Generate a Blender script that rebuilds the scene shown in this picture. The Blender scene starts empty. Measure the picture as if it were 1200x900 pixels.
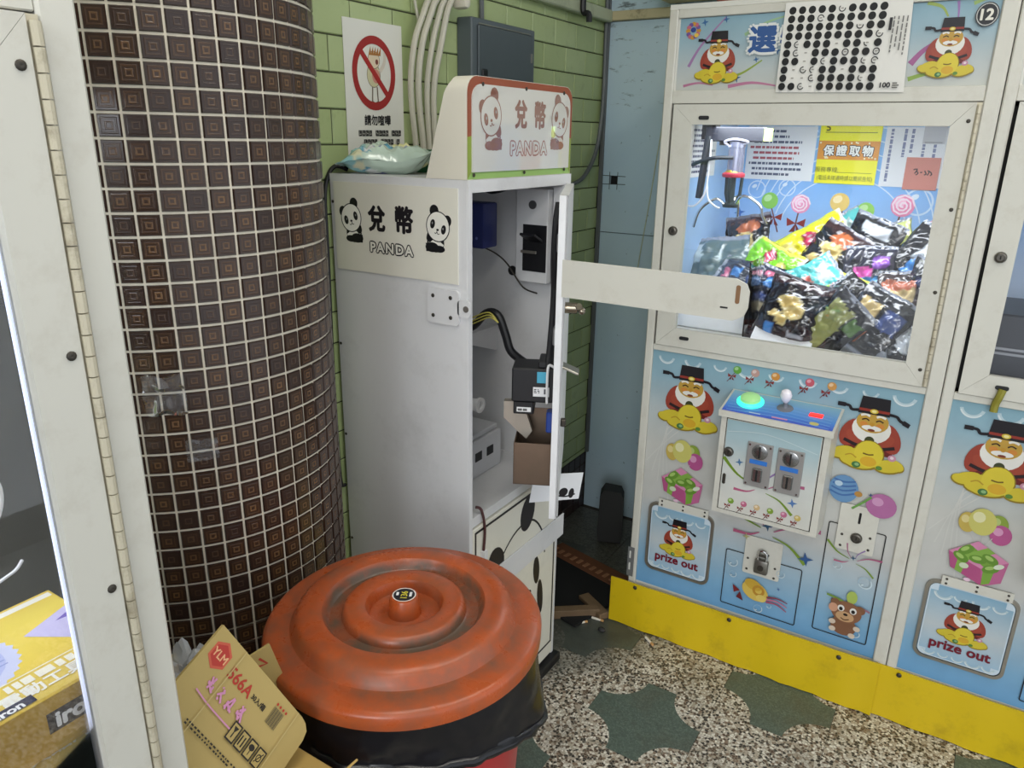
import bpy, bmesh, math, random
from mathutils import Vector, Matrix, Euler, noise
R_ = math.radians
scene = bpy.context.scene
COL = scene.collection

# ------------------------------------------------------------------ camera
CAM_H, HEAD, PITCH, ROLL, FPX = 1.55, 0.56029, 0.31820, 0.016616, 881.25
cam_d = bpy.data.cameras.new('camera')
cam_d.sensor_width = 36.0
cam_d.lens = FPX / 1200.0 * 36.0
cam_d.clip_start = 0.02
cam = bpy.data.objects.new('camera', cam_d)
COL.objects.link(cam)
_f = Vector((-math.sin(HEAD) * math.cos(PITCH), math.cos(HEAD) * math.cos(PITCH), -math.sin(PITCH)))
_r = Vector((math.cos(HEAD), math.sin(HEAD), 0))
_u = _r.cross(_f)
_r2 = _r * math.cos(ROLL) + _u * math.sin(ROLL)
_u2 = _u * math.cos(ROLL) - _r * math.sin(ROLL)
cam.matrix_world = Matrix(((_r2.x, _u2.x, -_f.x, 0), (_r2.y, _u2.y, -_f.y, 0), (_r2.z, _u2.z, -_f.z, CAM_H), (0, 0, 0, 1)))
scene.camera = cam

# ------------------------------------------------------------------ world, lamps, exposure
w = bpy.data.worlds.new('world')
scene.world = w
w.use_nodes = True
w.node_tree.nodes['Background'].inputs[0].default_value = (0.88, 0.94, 1.0, 1)
w.node_tree.nodes['Background'].inputs[1].default_value = 1.25
scene.view_settings.view_transform = 'Standard'
scene.view_settings.look = 'None'
scene.view_settings.gamma = 1.0
scene.view_settings.exposure = -0.15
scene.view_settings.use_curve_mapping = False

def area(name, loc, rot, sx, sy, power, col=(1, 1, 1), parent=None):
    l = bpy.data.lights.new(name, 'AREA')
    l.shape = 'RECTANGLE'; l.size = sx; l.size_y = sy; l.energy = power; l.color = col
    o = bpy.data.objects.new(name, l)
    COL.objects.link(o); o.location = loc; o.rotation_euler = rot; o.parent = parent
    return o

# soft daylight coming in low from the open street front behind the viewer
sun_d = bpy.data.lights.new('street_daylight', 'SUN'); sun_d.energy = 1.05; sun_d.angle = R_(24); sun_d.color = (0.94, 0.98, 1.0)
sun = bpy.data.objects.new('street_daylight', sun_d); COL.objects.link(sun)
sun.rotation_euler = Vector((-0.31, 1.0, -0.25)).to_track_quat('-Z', 'Y').to_euler()

# fluorescent ceiling fittings along the aisle (their tubes are built with the ceiling)
LAMPS = [(-0.38, 0.35), (0.35, -0.95), (0.30, 1.20)]  # last one is an added light, brightening the green tiles in the corner
for lx_, ly_ in LAMPS:
    area('ceiling_lamp_light', (lx_, ly_, 2.66), (0, 0, 0), 0.22, 1.15, 11, (1.0, 0.97, 0.91))

# ------------------------------------------------------------------ helpers
def lin(c):
    out = []
    for x in c[:3]:
        x = x / 255.0
        out.append(x / 12.92 if x <= 0.04045 else ((x + 0.055) / 1.055) ** 2.4)
    return (out[0], out[1], out[2], 1.0)

MATS = {}
def mat(name, col, rough=0.5, metal=0.0, var=0.0, vscale=8.0, dirt=None, dscale=3.0, damt=0.5, bump=0.0, bscale=60.0, coat=0.0, spec=0.5, emit=0.0, rvar=0.0):
    """plain procedural paint / plastic / metal with colour variation, stains and fine relief"""
    if name in MATS: return MATS[name]
    m = bpy.data.materials.new(name); m.use_nodes = True
    nt = m.node_tree; b = nt.nodes['Principled BSDF']
    c = lin(col)
    b.inputs['Base Color'].default_value = c
    b.inputs['Roughness'].default_value = rough
    b.inputs['Metallic'].default_value = metal
    b.inputs['Specular IOR Level'].default_value = spec
    if coat: b.inputs['Coat Weight'].default_value = coat; b.inputs['Coat Roughness'].default_value = 0.08
    if emit: b.inputs['Emission Color'].default_value = c; b.inputs['Emission Strength'].default_value = emit
    tc = nt.nodes.new('ShaderNodeTexCoord')
    last = None
    if var:
        n = nt.nodes.new('ShaderNodeTexNoise'); n.inputs['Scale'].default_value = vscale; n.inputs['Detail'].default_value = 5
        nt.links.new(tc.outputs['Object'], n.inputs['Vector'])
        mx = nt.nodes.new('ShaderNodeMix'); mx.data_type = 'RGBA'
        mx.inputs['A'].default_value = tuple(max(0, k * (1 - var)) for k in c[:3]) + (1,)
        mx.inputs['B'].default_value = tuple(min(1, k * (1 + var)) for k in c[:3]) + (1,)
        nt.links.new(n.outputs['Fac'], mx.inputs['Factor'])
        last = mx.outputs['Result']
        if rvar:
            mr = nt.nodes.new('ShaderNodeMapRange'); mr.inputs['To Min'].default_value = rough - rvar; mr.inputs['To Max'].default_value = rough + rvar
            nt.links.new(n.outputs['Fac'], mr.inputs['Value']); nt.links.new(mr.outputs['Result'], b.inputs['Roughness'])
    if dirt:
        n2 = nt.nodes.new('ShaderNodeTexNoise'); n2.inputs['Scale'].default_value = dscale; n2.inputs['Detail'].default_value = 8; n2.inputs['Roughness'].default_value = 0.7
        nt.links.new(tc.outputs['Object'], n2.inputs['Vector'])
        rp = nt.nodes.new('ShaderNodeValToRGB'); rp.color_ramp.elements[0].position = 0.52; rp.color_ramp.elements[1].position = 0.75
        rp.color_ramp.elements[0].color = (0, 0, 0, 1); rp.color_ramp.elements[1].color = (damt, damt, damt, 1)
        nt.links.new(n2.outputs['Fac'], rp.inputs['Fac'])
        mx2 = nt.nodes.new('ShaderNodeMix'); mx2.data_type = 'RGBA'
        nt.links.new(rp.outputs['Color'], mx2.inputs['Factor'])
        mx2.inputs['B'].default_value = lin(dirt)
        if last: nt.links.new(last, mx2.inputs['A'])
        else: mx2.inputs['A'].default_value = c
        last = mx2.outputs['Result']
    if last: nt.links.new(last, b.inputs['Base Color'])
    if bump:
        n3 = nt.nodes.new('ShaderNodeTexNoise'); n3.inputs['Scale'].default_value = bscale; n3.inputs['Detail'].default_value = 4
        nt.links.new(tc.outputs['Object'], n3.inputs['Vector'])
        bp = nt.nodes.new('ShaderNodeBump'); bp.inputs['Strength'].default_value = bump; bp.inputs['Distance'].default_value = 0.002
        nt.links.new(n3.outputs['Fac'], bp.inputs['Height']); nt.links.new(bp.outputs['Normal'], b.inputs['Normal'])
    MATS[name] = m
    return m

def print_mat(name, rough=0.45, coat=0.0, spec=0.4, tone=1.0):
    """reads the printed colours stored on the sheet"""
    if name in MATS: return MATS[name]
    m = bpy.data.materials.new(name); m.use_nodes = True
    nt = m.node_tree; b = nt.nodes['Principled BSDF']
    a = nt.nodes.new('ShaderNodeVertexColor'); a.layer_name = 'Col'
    tc = nt.nodes.new('ShaderNodeTexCoord')
    n = nt.nodes.new('ShaderNodeTexNoise'); n.inputs['Scale'].default_value = 14; n.inputs['Detail'].default_value = 6
    nt.links.new(tc.outputs['Object'], n.inputs['Vector'])
    mr = nt.nodes.new('ShaderNodeMapRange'); mr.inputs['From Min'].default_value = 0.3; mr.inputs['From Max'].default_value = 0.7
    mr.inputs['To Min'].default_value = 0.90 * tone; mr.inputs['To Max'].default_value = tone
    nt.links.new(n.outputs['Fac'], mr.inputs['Value'])
    mx = nt.nodes.new('ShaderNodeMix'); mx.data_type = 'RGBA'; mx.blend_type = 'MULTIPLY'; mx.inputs['Factor'].default_value = 1
    nt.links.new(a.outputs['Color'], mx.inputs['A']); nt.links.new(mr.outputs['Result'], mx.inputs['B'])
    nt.links.new(mx.outputs['Result'], b.inputs['Base Color'])
    b.inputs['Roughness'].default_value = rough
    b.inputs['Specular IOR Level'].default_value = spec
    if coat: b.inputs['Coat Weight'].default_value = coat; b.inputs['Coat Roughness'].default_value = 0.12
    MATS[name] = m
    return m

def clear_mat(name, tint=(1, 1, 1), rough=0.02, ior=1.45, film=0.0):
    """thin clear sheet: see-through with mirror-like reflection by angle"""
    if name in MATS: return MATS[name]
    m = bpy.data.materials.new(name); m.use_nodes = True
    nt = m.node_tree
    for n in list(nt.nodes):
        if n.type != 'OUTPUT_MATERIAL': nt.nodes.remove(n)
    out = [n for n in nt.nodes if n.type == 'OUTPUT_MATERIAL'][0]
    t = nt.nodes.new('ShaderNodeBsdfTransparent'); t.inputs['Color'].default_value = (*tint, 1)
    g = nt.nodes.new('ShaderNodeBsdfGlossy'); g.inputs['Roughness'].default_value = rough
    fr = nt.nodes.new('ShaderNodeFresnel'); fr.inputs['IOR'].default_value = ior
    mx = nt.nodes.new('ShaderNodeMixShader')
    nt.links.new(fr.outputs[0], mx.inputs[0]); nt.links.new(t.outputs[0], mx.inputs[1]); nt.links.new(g.outputs[0], mx.inputs[2])
    res = mx.outputs[0]
    if film:
        d = nt.nodes.new('ShaderNodeBsdfDiffuse'); d.inputs['Color'].default_value = (0.8, 0.82, 0.85, 1)
        m2 = nt.nodes.new('ShaderNodeMixShader'); m2.inputs[0].default_value = film
        nt.links.new(res, m2.inputs[1]); nt.links.new(d.outputs[0], m2.inputs[2]); res = m2.outputs[0]
    nt.links.new(res, out.inputs['Surface'])
    MATS[name] = m
    return m

def empty(name, loc=(0, 0, 0), rz=0.0):
    o = bpy.data.objects.new(name, None); COL.objects.link(o)
    o.location = loc; o.rotation_euler = (0, 0, rz); o.empty_display_size = 0.05
    return o

def tag(o, label=None, cat=None, group=None, kind=None):
    if label: o['label'] = label
    if cat: o['category'] = cat
    if group: o['group'] = group
    if kind: o['kind'] = kind
    return o

def inst(name, me, parent=None, loc=(0, 0, 0), rot=(0, 0, 0)):
    o = bpy.data.objects.new(name, me); COL.objects.link(o)
    o.parent = parent; o.location = loc; o.rotation_euler = rot
    return o

def smooth_path(pts, sub=6):
    P = [Vector(p) for p in pts]; out = []
    for i in range(len(P) - 1):
        p0 = P[max(i - 1, 0)]; p1 = P[i]; p2 = P[i + 1]; p3 = P[min(i + 2, len(P) - 1)]
        for k in range(sub):
            t = k / sub
            out.append(0.5 * ((2 * p1) + (p2 - p0) * t + (2 * p0 - 5 * p1 + 4 * p2 - p3) * t * t + (3 * p1 - p0 - 3 * p2 + p3) * t ** 3))
    out.append(P[-1])
    return out

class MB:
    def __init__(s):
        s.v = []; s.f = []; s.m = []; s.M = Matrix.Identity(4)
    def add(s, vs, fs, mi=0):
        k = len(s.v)
        s.v += [tuple(s.M @ Vector(p)) for p in vs]
        for f in fs: s.f.append(tuple(i + k for i in f)); s.m.append(mi)
        return s
    def box(s, x0, y0, z0, x1, y1, z1, mi=0, b=0.0, seg=1):
        if b <= 0:
            vs = [(x, y, z) for z in (z0, z1) for y in (y0, y1) for x in (x0, x1)]
            return s.add(vs, [(0, 2, 3, 1), (4, 5, 7, 6), (0, 1, 5, 4), (2, 6, 7, 3), (0, 4, 6, 2), (1, 3, 7, 5)], mi)
        bm = bmesh.new(); bmesh.ops.create_cube(bm, size=1)
        for q in bm.verts:
            q.co = Vector(((x0 + x1) / 2 + q.co.x * (x1 - x0), (y0 + y1) / 2 + q.co.y * (y1 - y0), (z0 + z1) / 2 + q.co.z * (z1 - z0)))
        bmesh.ops.bevel(bm, geom=list(bm.edges), offset=b, segments=seg, profile=0.5, affect='EDGES')
        bm.verts.index_update()
        s.add([q.co[:] for q in bm.verts], [[q.index for q in f.verts] for f in bm.faces], mi)
        bm.free(); return s
    def prism(s, poly, fn, d0, d1, mi=0, mi_side=None):
        n = len(poly)
        vs = [fn(a, b, d0) for a, b in poly] + [fn(a, b, d1) for a, b in poly]
        s.add(vs, [tuple(range(n)), tuple(range(2 * n - 1, n - 1, -1))], mi)
        k = len(s.v) - 2 * n
        for i in range(n):
            j = (i + 1) % n
            s.f.append((k + i, k + n + i, k + n + j, k + j)); s.m.append(mi if mi_side is None else mi_side)
        return s
    def cyl(s, p0, p1, r0, r1=None, n=16, mi=0, caps=True):
        p0 = Vector(p0); p1 = Vector(p1); r1 = r0 if r1 is None else r1
        d = (p1 - p0).normalized(); a = d.orthogonal().normalized(); b = d.cross(a)
        vs = []
        for p, r in ((p0, r0), (p1, r1)):
            for i in range(n):
                t = 2 * math.pi * i / n; vs.append(p + (a * math.cos(t) + b * math.sin(t)) * r)
        fs = [(i, (i + 1) % n, n + (i + 1) % n, n + i) for i in range(n)]
        if caps: fs += [tuple(range(n - 1, -1, -1)), tuple(range(n, 2 * n))]
        return s.add(vs, fs, mi)
    def lathe(s, prof, n=32, o=(0, 0, 0), mi=0, fn=None):
        vs = []
        for r, z in prof:
            for i in range(n):
                t = 2 * math.pi * i / n
                p = Vector((r * math.cos(t), r * math.sin(t), z))
                if fn: p = fn(p, t)
                vs.append(p + Vector(o))
        fs = []
        for k in range(len(prof) - 1):
            for i in range(n):
                j = (i + 1) % n
                fs.append((k * n + i, k * n + j, (k + 1) * n + j, (k + 1) * n + i))
        return s.add(vs, fs, mi)
    def tube(s, pts, r, n=8, mi=0, sub=0):
        P = smooth_path(pts, sub) if sub else [Vector(p) for p in pts]
        vs = []; a = None
        for i, p in enumerate(P):
            d = (P[min(i + 1, len(P) - 1)] - P[max(i - 1, 0)])
            d = d.normalized() if d.length > 1e-9 else Vector((0, 0, 1))
            a = d.orthogonal().normalized() if a is None else (a - d * a.dot(d)).normalized()
            b = d.cross(a)
            for k in range(n):
                t = 2 * math.pi * k / n; vs.append(p + (a * math.cos(t) + b * math.sin(t)) * r)
        fs = []
        for i in range(len(P) - 1):
            for k in range(n):
                j = (k + 1) % n; fs.append((i * n + k, i * n + j, (i + 1) * n + j, (i + 1) * n + k))
        e = (len(P) - 1) * n
        fs += [tuple(range(n - 1, -1, -1)), tuple(range(e, e + n))]
        return s.add(vs, fs, mi)
    def ball(s, c, rx, ry=None, rz=None, nu=16, nv=10, mi=0):
        ry = ry or rx; rz = rz or rx
        prof = [(max(1e-5, math.sin(math.pi * k / nv)), -math.cos(math.pi * k / nv)) for k in range(nv + 1)]
        vs = []
        for r, z in prof:
            for i in range(nu):
                t = 2 * math.pi * i / nu; vs.append((c[0] + rx * r * math.cos(t), c[1] + ry * r * math.sin(t), c[2] + rz * z))
        fs = [(k * nu + i, k * nu + (i + 1) % nu, (k + 1) * nu + (i + 1) % nu, (k + 1) * nu + i) for k in range(nv) for i in range(nu)]
        return s.add(vs, fs, mi)
    def mesh(s, name, mats, smooth=35):
        me = bpy.data.meshes.new(name)
        me.from_pydata(s.v, [], s.f)
        for m in (mats if isinstance(mats, (list, tuple)) else [mats]): me.materials.append(m)
        if any(s.m): me.polygons.foreach_set('material_index', s.m)
        bm = bmesh.new(); bm.from_mesh(me); bmesh.ops.recalc_face_normals(bm, faces=bm.faces); bm.to_mesh(me); bm.free()
        if smooth:
            me.polygons.foreach_set('use_smooth', [True] * len(me.polygons))
            me.set_sharp_from_angle(angle=math.radians(smooth))
        me.update()
        return me
    def build(s, name, mats, parent=None, loc=(0, 0, 0), rot=(0, 0, 0), smooth=35):
        return inst(name, s.mesh(name, mats, smooth), parent, loc, rot)

def box_obj(name, m, parent, *a, b=0.0, **k):
    return MB().box(*a, b=b).build(name, m, parent, **k)

def rrect(x0, y0, x1, y1, r, n=5):
    out = []
    for cx, cy, a0 in ((x1 - r, y0 + r, -90), (x1 - r, y1 - r, 0), (x0 + r, y1 - r, 90), (x0 + r, y0 + r, 180)):
        for k in range(n + 1):
            a = R_(a0 + 90 * k / n); out.append((cx + r * math.cos(a), cy + r * math.sin(a)))
    return out

# ------------------------------------------------------------------ lettering: outlines taken from the built-in font
TEXTS = {}
def load_texts(items):
    obs = []
    for s, bold in items:
        sp = 1.0
        if s == 'PANDA': sp = 1.22
        if s == '保證取物': sp = 1.42
        c = bpy.data.curves.new('lettering', 'FONT'); c.body = s; c.size = 1.0; c.align_x = 'CENTER'; c.align_y = 'CENTER'
        c.resolution_u = 3; c.space_character = sp
        o = bpy.data.objects.new('lettering', c); COL.objects.link(o); obs.append((s, bold, o))
    dg = bpy.context.evaluated_depsgraph_get(); dg.update()
    for s, bold, o in obs:
        e = o.evaluated_get(dg); me = e.to_mesh()
        vs = [(v.co.x, v.co.y) for v in me.vertices]
        fs = [tuple(p.vertices) for p in me.polygons]
        e.to_mesh_clear()
        if vs:
            xs = [v[0] for v in vs]; ys = [v[1] for v in vs]
            cx = (min(xs) + max(xs)) / 2; cy = (min(ys) + max(ys)) / 2
            W = max(xs) - min(xs); H = max(ys) - min(ys)
            vs = [((x - cx) / H, (y - cy) / H) for x, y in vs]
            TEXTS[s] = (vs, fs, W / H)
        c = o.data; bpy.data.objects.remove(o); bpy.data.curves.remove(c)

class Art:
    """flat print on one sheet: coloured shapes laid over each other, built as one thin mesh"""
    def __init__(s, O, U, V, step=4e-5, base=2e-4):
        s.O = Vector(O); s.U = Vector(U).normalized(); s.V = Vector(V).normalized(); s.N = s.U.cross(s.V)
        s.v = []; s.f = []; s.c = []; s.k = 0; s.step = step; s.base = base; s.T = (0, 0, 1, 0)
    def at(s, x, y, sc=1.0, rot=0.0): s.T = (x, y, sc, rot); return s
    def _p(s, x, y):
        tx, ty, sc, rot = s.T
        c, q = math.cos(rot), math.sin(rot)
        return s.O + s.U * (tx + sc * (x * c - y * q)) + s.V * (ty + sc * (x * q + y * c)) + s.N * (s.base + s.step * s.k)
    def faces(s, pts, fs, col, cols=None):
        k = len(s.v)
        s.v += [tuple(s._p(x, y)) for x, y in pts]
        L = lin(col) if cols is None else None
        s.c += [L] * len(pts) if cols is None else [lin(c) for c in cols]
        s.f += [tuple(i + k for i in f) for f in fs]
        s.k += 1
        return s
    def poly(s, pts, col): return s.faces(pts, [tuple(range(len(pts)))], col)
    def rect(s, x0, y0, x1, y1, col): return s.poly([(x0, y0), (x1, y0), (x1, y1), (x0, y1)], col)
    def rr(s, x0, y0, x1, y1, r, col): return s.poly(rrect(x0, y0, x1, y1, r), col)
    def ell(s, cx, cy, rx, ry, col, rot=0.0, n=20):
        c, q = math.cos(rot), math.sin(rot); pts = []
        for i in range(n):
            t = 2 * math.pi * i / n; a, b = rx * math.cos(t), ry * math.sin(t)
            pts.append((cx + a * c - b * q, cy + a * q + b * c))
        return s.poly(pts, col)
    def ring(s, cx, cy, r0, r1, col, a0=0, a1=360, n=24, ky=1.0):
        pts = []; fs = []
        for i in range(n + 1):
            t = R_(a0 + (a1 - a0) * i / n)
            pts += [(cx + r0 * math.cos(t), cy + r0 * math.sin(t) * ky), (cx + r1 * math.cos(t), cy + r1 * math.sin(t) * ky)]
        for i in range(n): fs.append((2 * i, 2 * i + 1, 2 * i + 3, 2 * i + 2))
        return s.faces(pts, fs, col)
    def grad(s, x0, x1, stops):
        """stops: list of (y, colour) from bottom to top"""
        pts = []; cols = []; fs = []
        for y, c in stops: pts += [(x0, y), (x1, y)]; cols += [c, c]
        for i in range(len(stops) - 1): fs.append((2 * i, 2 * i + 1, 2 * i + 3, 2 * i + 2))
        return s.faces(pts, fs, None, cols)
    def stroke(s, pts, w, col, taper=0.0, sub=5):
        P = smooth_path([(x, y, 0) for x, y in pts], sub) if sub else [Vector((x, y, 0)) for x, y in pts]
        vs = []; n = len(P)
        for i, p in enumerate(P):
            d = P[min(i + 1, n - 1)] - P[max(i - 1, 0)]
            d = d.normalized() if d.length > 1e-9 else Vector((1, 0, 0))
            q = Vector((-d.y, d.x, 0)); t = i / max(1, n - 1)
            ww = w * 0.5 * (1 - taper * t)
            vs += [((p + q * ww).x, (p + q * ww).y), ((p - q * ww).x, (p - q * ww).y)]
        return s.faces(vs, [(2 * i, 2 * i + 1, 2 * i + 3, 2 * i + 2) for i in range(n - 1)], col)
    def text(s, t, x, y, h, col, bold=0.0, sx=1.0, rot=0.0):
        """bold: how far the strokes are thickened, in letter heights"""
        vs, fs, _ = TEXTS[t]
        c, q = math.cos(rot), math.sin(rot)
        sh = [(0.0, 0.0)] if bold <= 0 else [(bold * math.cos(k * math.pi / 4), bold * math.sin(k * math.pi / 4)) for k in range(8)]
        for dx, dy in sh:
            s.faces([(x + h * ((a * sx + dx) * c - (b + dy) * q), y + h * ((a * sx + dx) * q + (b + dy) * c)) for a, b in vs], fs, col)
            if bold > 0: s.k -= 0.5
        s.k += 0.5
        return s
    def star4(s, x, y, r, col):
        pts = []
        for i in range(8):
            t = math.pi * i / 4 + 0.2; rr_ = r if i % 2 == 0 else r * 0.33
            pts.append((x + rr_ * math.cos(t), y + rr_ * math.sin(t)))
        return s.poly(pts, col)
    def marks(s, x0, y0, x1, y1, n, col, fill=0.6, seed=0, vert=False, dash=(0.004, 0.02)):
        """rows of tiny print too small to read: broken dark dashes"""
        rd = random.Random(seed); pts = []; fs = []
        L = (y1 - y0) if vert else (x1 - x0); W = (x1 - x0) if vert else (y1 - y0)
        ph = W / n
        for r in range(n):
            t = 0.0; end = L * rd.uniform(0.55, 1.0)
            while t < end:
                d = min(rd.uniform(*dash), end - t)
                a0, a1 = t, t + d; b0 = r * ph; b1 = b0 + ph * fill
                q = [(a0, b0), (a1, b0), (a1, b1), (a0, b1)]
                q = [(x0 + b, y1 - a) for a, b in q] if vert else [(x0 + a, y0 + b) for a, b in q]
                k = len(pts); pts += q; fs.append((k, k + 1, k + 2, k + 3))
                t += d + rd.uniform(0.0015, 0.004)
        return s.faces(pts, fs, col)
    def build(s, name, parent=None, m=None):
        me = bpy.data.meshes.new(name); me.from_pydata(s.v, [], s.f)
        ca = me.color_attributes.new('Col', 'FLOAT_COLOR', 'POINT')
        ca.data.foreach_set('color', [x for c in s.c for x in c])
        me.materials.append(m or print_mat('printed_sheet'))
        me.update()
        o = inst(name, me, parent); return o

load_texts([(t_, 0) for t_ in ('請勿喧嘩', '兌', '幣', 'PANDA', '選', '物', '12', '100', '保證取物', '服務專線:', '(電話未接通時請以簡訊告知)', 'prize out', '566A', 'iron', 'YLM', '30入/箱', '136', '電動工具鋸片')])

# ------------------------------------------------------------------ common materials
M_WHITE = mat('painted_white_steel', (196, 194, 184), 0.42, var=0.05, vscale=5, dirt=(130, 112, 84), dscale=16, damt=0.22)
M_WHITE2 = mat('painted_white_cabinet', (214, 214, 215), 0.45, var=0.03, vscale=4, dirt=(130, 125, 120), dscale=6, damt=0.22)
M_BLACK = mat('black_plastic', (18, 18, 22), 0.45, var=0.2)
M_DARK = mat('dark_gap', (14, 13, 13), 0.8)
M_STEEL = mat('brushed_steel', (165, 160, 150), 0.32, metal=0.9, var=0.12, vscale=20)
M_CHROME = mat('chrome', (205, 205, 205), 0.15, metal=1.0)
M_ZINC = mat('zinc_screw', (70, 66, 60), 0.45, metal=0.7)
M_GLASS = clear_mat('window_glass')
M_ACRYL = clear_mat('clear_acrylic', (0.97, 0.99, 0.99), 0.03, 1.5)
# ================================================================== THE SETTING
def nd(nt, t, **k):
    n = nt.nodes.new(t)
    for a, v in k.items(): setattr(n, a, v)
    return n

def ramp(nt, src, stops, interp='LINEAR'):
    rp = nt.nodes.new('ShaderNodeValToRGB'); e = rp.color_ramp.elements; rp.color_ramp.interpolation = interp
    e[0].position, e[0].color = stops[0][0], lin(stops[0][1])
    e[1].position, e[1].color = stops[-1][0], lin(stops[-1][1])
    for p, c in stops[1:-1]:
        q = e.new(p); q.color = lin(c)
    nt.links.new(src, rp.inputs['Fac'])
    return rp.outputs['Color']

def mixc(nt, fac, a, b, blend='MIX'):
    m = nt.nodes.new('ShaderNodeMix'); m.data_type = 'RGBA'; m.blend_type = blend
    for s_, v in (('Factor', fac), ('A', a), ('B', b)):
        if isinstance(v, bpy.types.NodeSocket): nt.links.new(v, m.inputs[s_])
        else: m.inputs[s_].default_value = v
    return m.outputs['Result']

def mrange(nt, src, a, b, c=0.0, d=1.0):
    m = nt.nodes.new('ShaderNodeMapRange')
    for k, v in (('From Min', a), ('From Max', b), ('To Min', c), ('To Max', d)): m.inputs[k].default_value = v
    nt.links.new(src, m.inputs['Value']); return m.outputs['Result']

def math_(nt, op, a, b=None):
    m = nt.nodes.new('ShaderNodeMath'); m.operation = op
    for i, v in enumerate((a, b)):
        if v is None: continue
        if isinstance(v, bpy.types.NodeSocket): nt.links.new(v, m.inputs[i])
        else: m.inputs[i].default_value = v
    return m.outputs[0]

def noise_n(nt, vec, scale, detail=4, rough=0.55):
    n = nt.nodes.new('ShaderNodeTexNoise'); n.inputs['Scale'].default_value = scale; n.inputs['Detail'].default_value = detail; n.inputs['Roughness'].default_value = rough
    nt.links.new(vec, n.inputs['Vector']); return n.outputs['Fac']

def newmat(name, rough=0.5):
    m = bpy.data.materials.new(name); m.use_nodes = True
    b = m.node_tree.nodes['Principled BSDF']; b.inputs['Roughness'].default_value = rough
    return m, m.node_tree, b

def floor_mat(name, green):
    m, nt, b = newmat(name, 0.38)
    geo = nt.nodes.new('ShaderNodeNewGeometry'); pos = geo.outputs['Position']
    vor = nt.nodes.new('ShaderNodeTexVoronoi'); vor.inputs['Scale'].default_value = 135 if not green else 260; vor.inputs['Randomness'].default_value = 1.0
    nt.links.new(pos, vor.inputs['Vector'])
    sep = nt.nodes.new('ShaderNodeSeparateColor'); nt.links.new(vor.outputs['Color'], sep.inputs[0])
    if green:
        c = ramp(nt, sep.outputs[0], [(0, (72, 84, 76)), (0.6, (84, 97, 88)), (1, (98, 112, 100))])
    else:
        c = ramp(nt, sep.outputs[0], [(0, (40, 34, 30)), (0.14, (88, 66, 50)), (0.27, (178, 166, 148)), (0.48, (210, 204, 190)), (0.72, (226, 221, 208)), (0.86, (130, 108, 88)), (0.93, (48, 42, 38)), (1.0, (225, 220, 208))], 'CONSTANT')
        v2 = nt.nodes.new('ShaderNodeTexVoronoi'); v2.inputs['Scale'].default_value = 135; v2.feature = 'DISTANCE_TO_EDGE'
        nt.links.new(pos, v2.inputs['Vector'])
        c = mixc(nt, mrange(nt, v2.outputs['Distance'], 0.02, 0.10, 1.0, 0.0), c, lin((150, 142, 126)))
    n1 = noise_n(nt, pos, 7, 6, 0.65)
    c = mixc(nt, mrange(nt, n1, 0.50, 0.74, 0.0, 0.45), c, lin((84, 74, 60)))
    # ground-in dirt: thick film in the unswept corner by the walls, ragged border
    sx = nt.nodes.new('ShaderNodeSeparateXYZ'); nt.links.new(pos, sx.inputs[0])
    n2 = noise_n(nt, pos, 3.2, 6, 0.6)
    a = math_(nt, 'ADD', math_(nt, 'MULTIPLY', sx.outputs['X'], -1.0), math_(nt, 'MULTIPLY', sx.outputs['Y'], 0.55))
    a = math_(nt, 'ADD', a, math_(nt, 'MULTIPLY', n2, 0.55))
    c = mixc(nt, mrange(nt, a, 2.02, 2.16, 0.0, 0.90), c, ramp(nt, n1, [(0.3, (58, 60, 56)), (0.7, (82, 84, 78))]))
    nt.links.new(c, b.inputs['Base Color'])
    bp = nt.nodes.new('ShaderNodeBump'); bp.inputs['Strength'].default_value = 0.15; bp.inputs['Distance'].default_value = 0.001
    nt.links.new(n1, bp.inputs['Height']); nt.links.new(bp.outputs['Normal'], b.inputs['Normal'])
    return m

M_TERR = floor_mat('terrazzo_chips', False)
M_GREENT = floor_mat('terrazzo_green', True)
M_GROUTF = mat('floor_joint', (70, 64, 56), 0.8, var=0.2)

FT, FX, FY = 0.300, -0.586, 1.654
floor = MB().box(-1.45, -1.6, -0.06, 1.9, 2.80, -0.0025).build('floor', M_GROUTF)
tag(floor, 'terrazzo tiled floor with dark green star inlays', 'floor', kind='structure')
h = FT / 2 - 0.0008
mp = MB().box(-h, -h, -0.02, h, h, 0, 0).mesh('plain_floor_tile', [M_TERR, M_GREENT], 0)
ms = MB()
arc = []
for (sx, sy, a0) in ((1, 1, 270), (-1, 1, 0), (-1, -1, 90), (1, -1, 180)):
    q = []
    for k in range(9):
        a = R_(a0 - 90 * k / 8) if True else 0
        q.append((sx * h + 0.105 * math.cos(a), sy * h + 0.105 * math.sin(a)))
    arc.append(q)
starpoly = []
# walk anticlockwise: right arm, top arm, left arm, bottom arm
q_tr = [(h - 0.105 * math.sin(t), h - 0.105 * math.cos(t)) for t in [math.pi / 2 * k / 8 for k in range(9)]]
for r in range(4):
    ca, sa = math.cos(r * math.pi / 2), math.sin(r * math.pi / 2)
    rq = [(x * ca - y * sa, x * sa + y * ca) for x, y in q_tr]
    starpoly += rq
    corner = (h * ca - h * sa, h * sa + h * ca)
    pl = [(corner[0], corner[1], 0)] + [(x, y, 0) for x, y in reversed(rq)]
    ms.add(pl, [tuple(range(len(pl)))], 0)
ms.add([(x, y, 0) for x, y in starpoly], [tuple(range(len(starpoly)))], 1)
ms.box(-h, -h, -0.02, h, h, -0.0005, 0)
msm = ms.mesh('star_floor_tile', [M_TERR, M_GREENT], 0)
for i in range(-2, 6):
    for j in range(-5, 4):
        inst('tile', msm if (i + j) % 2 == 0 else mp, floor, (FX + FT * i, FY + FT * j, 0))

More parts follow.
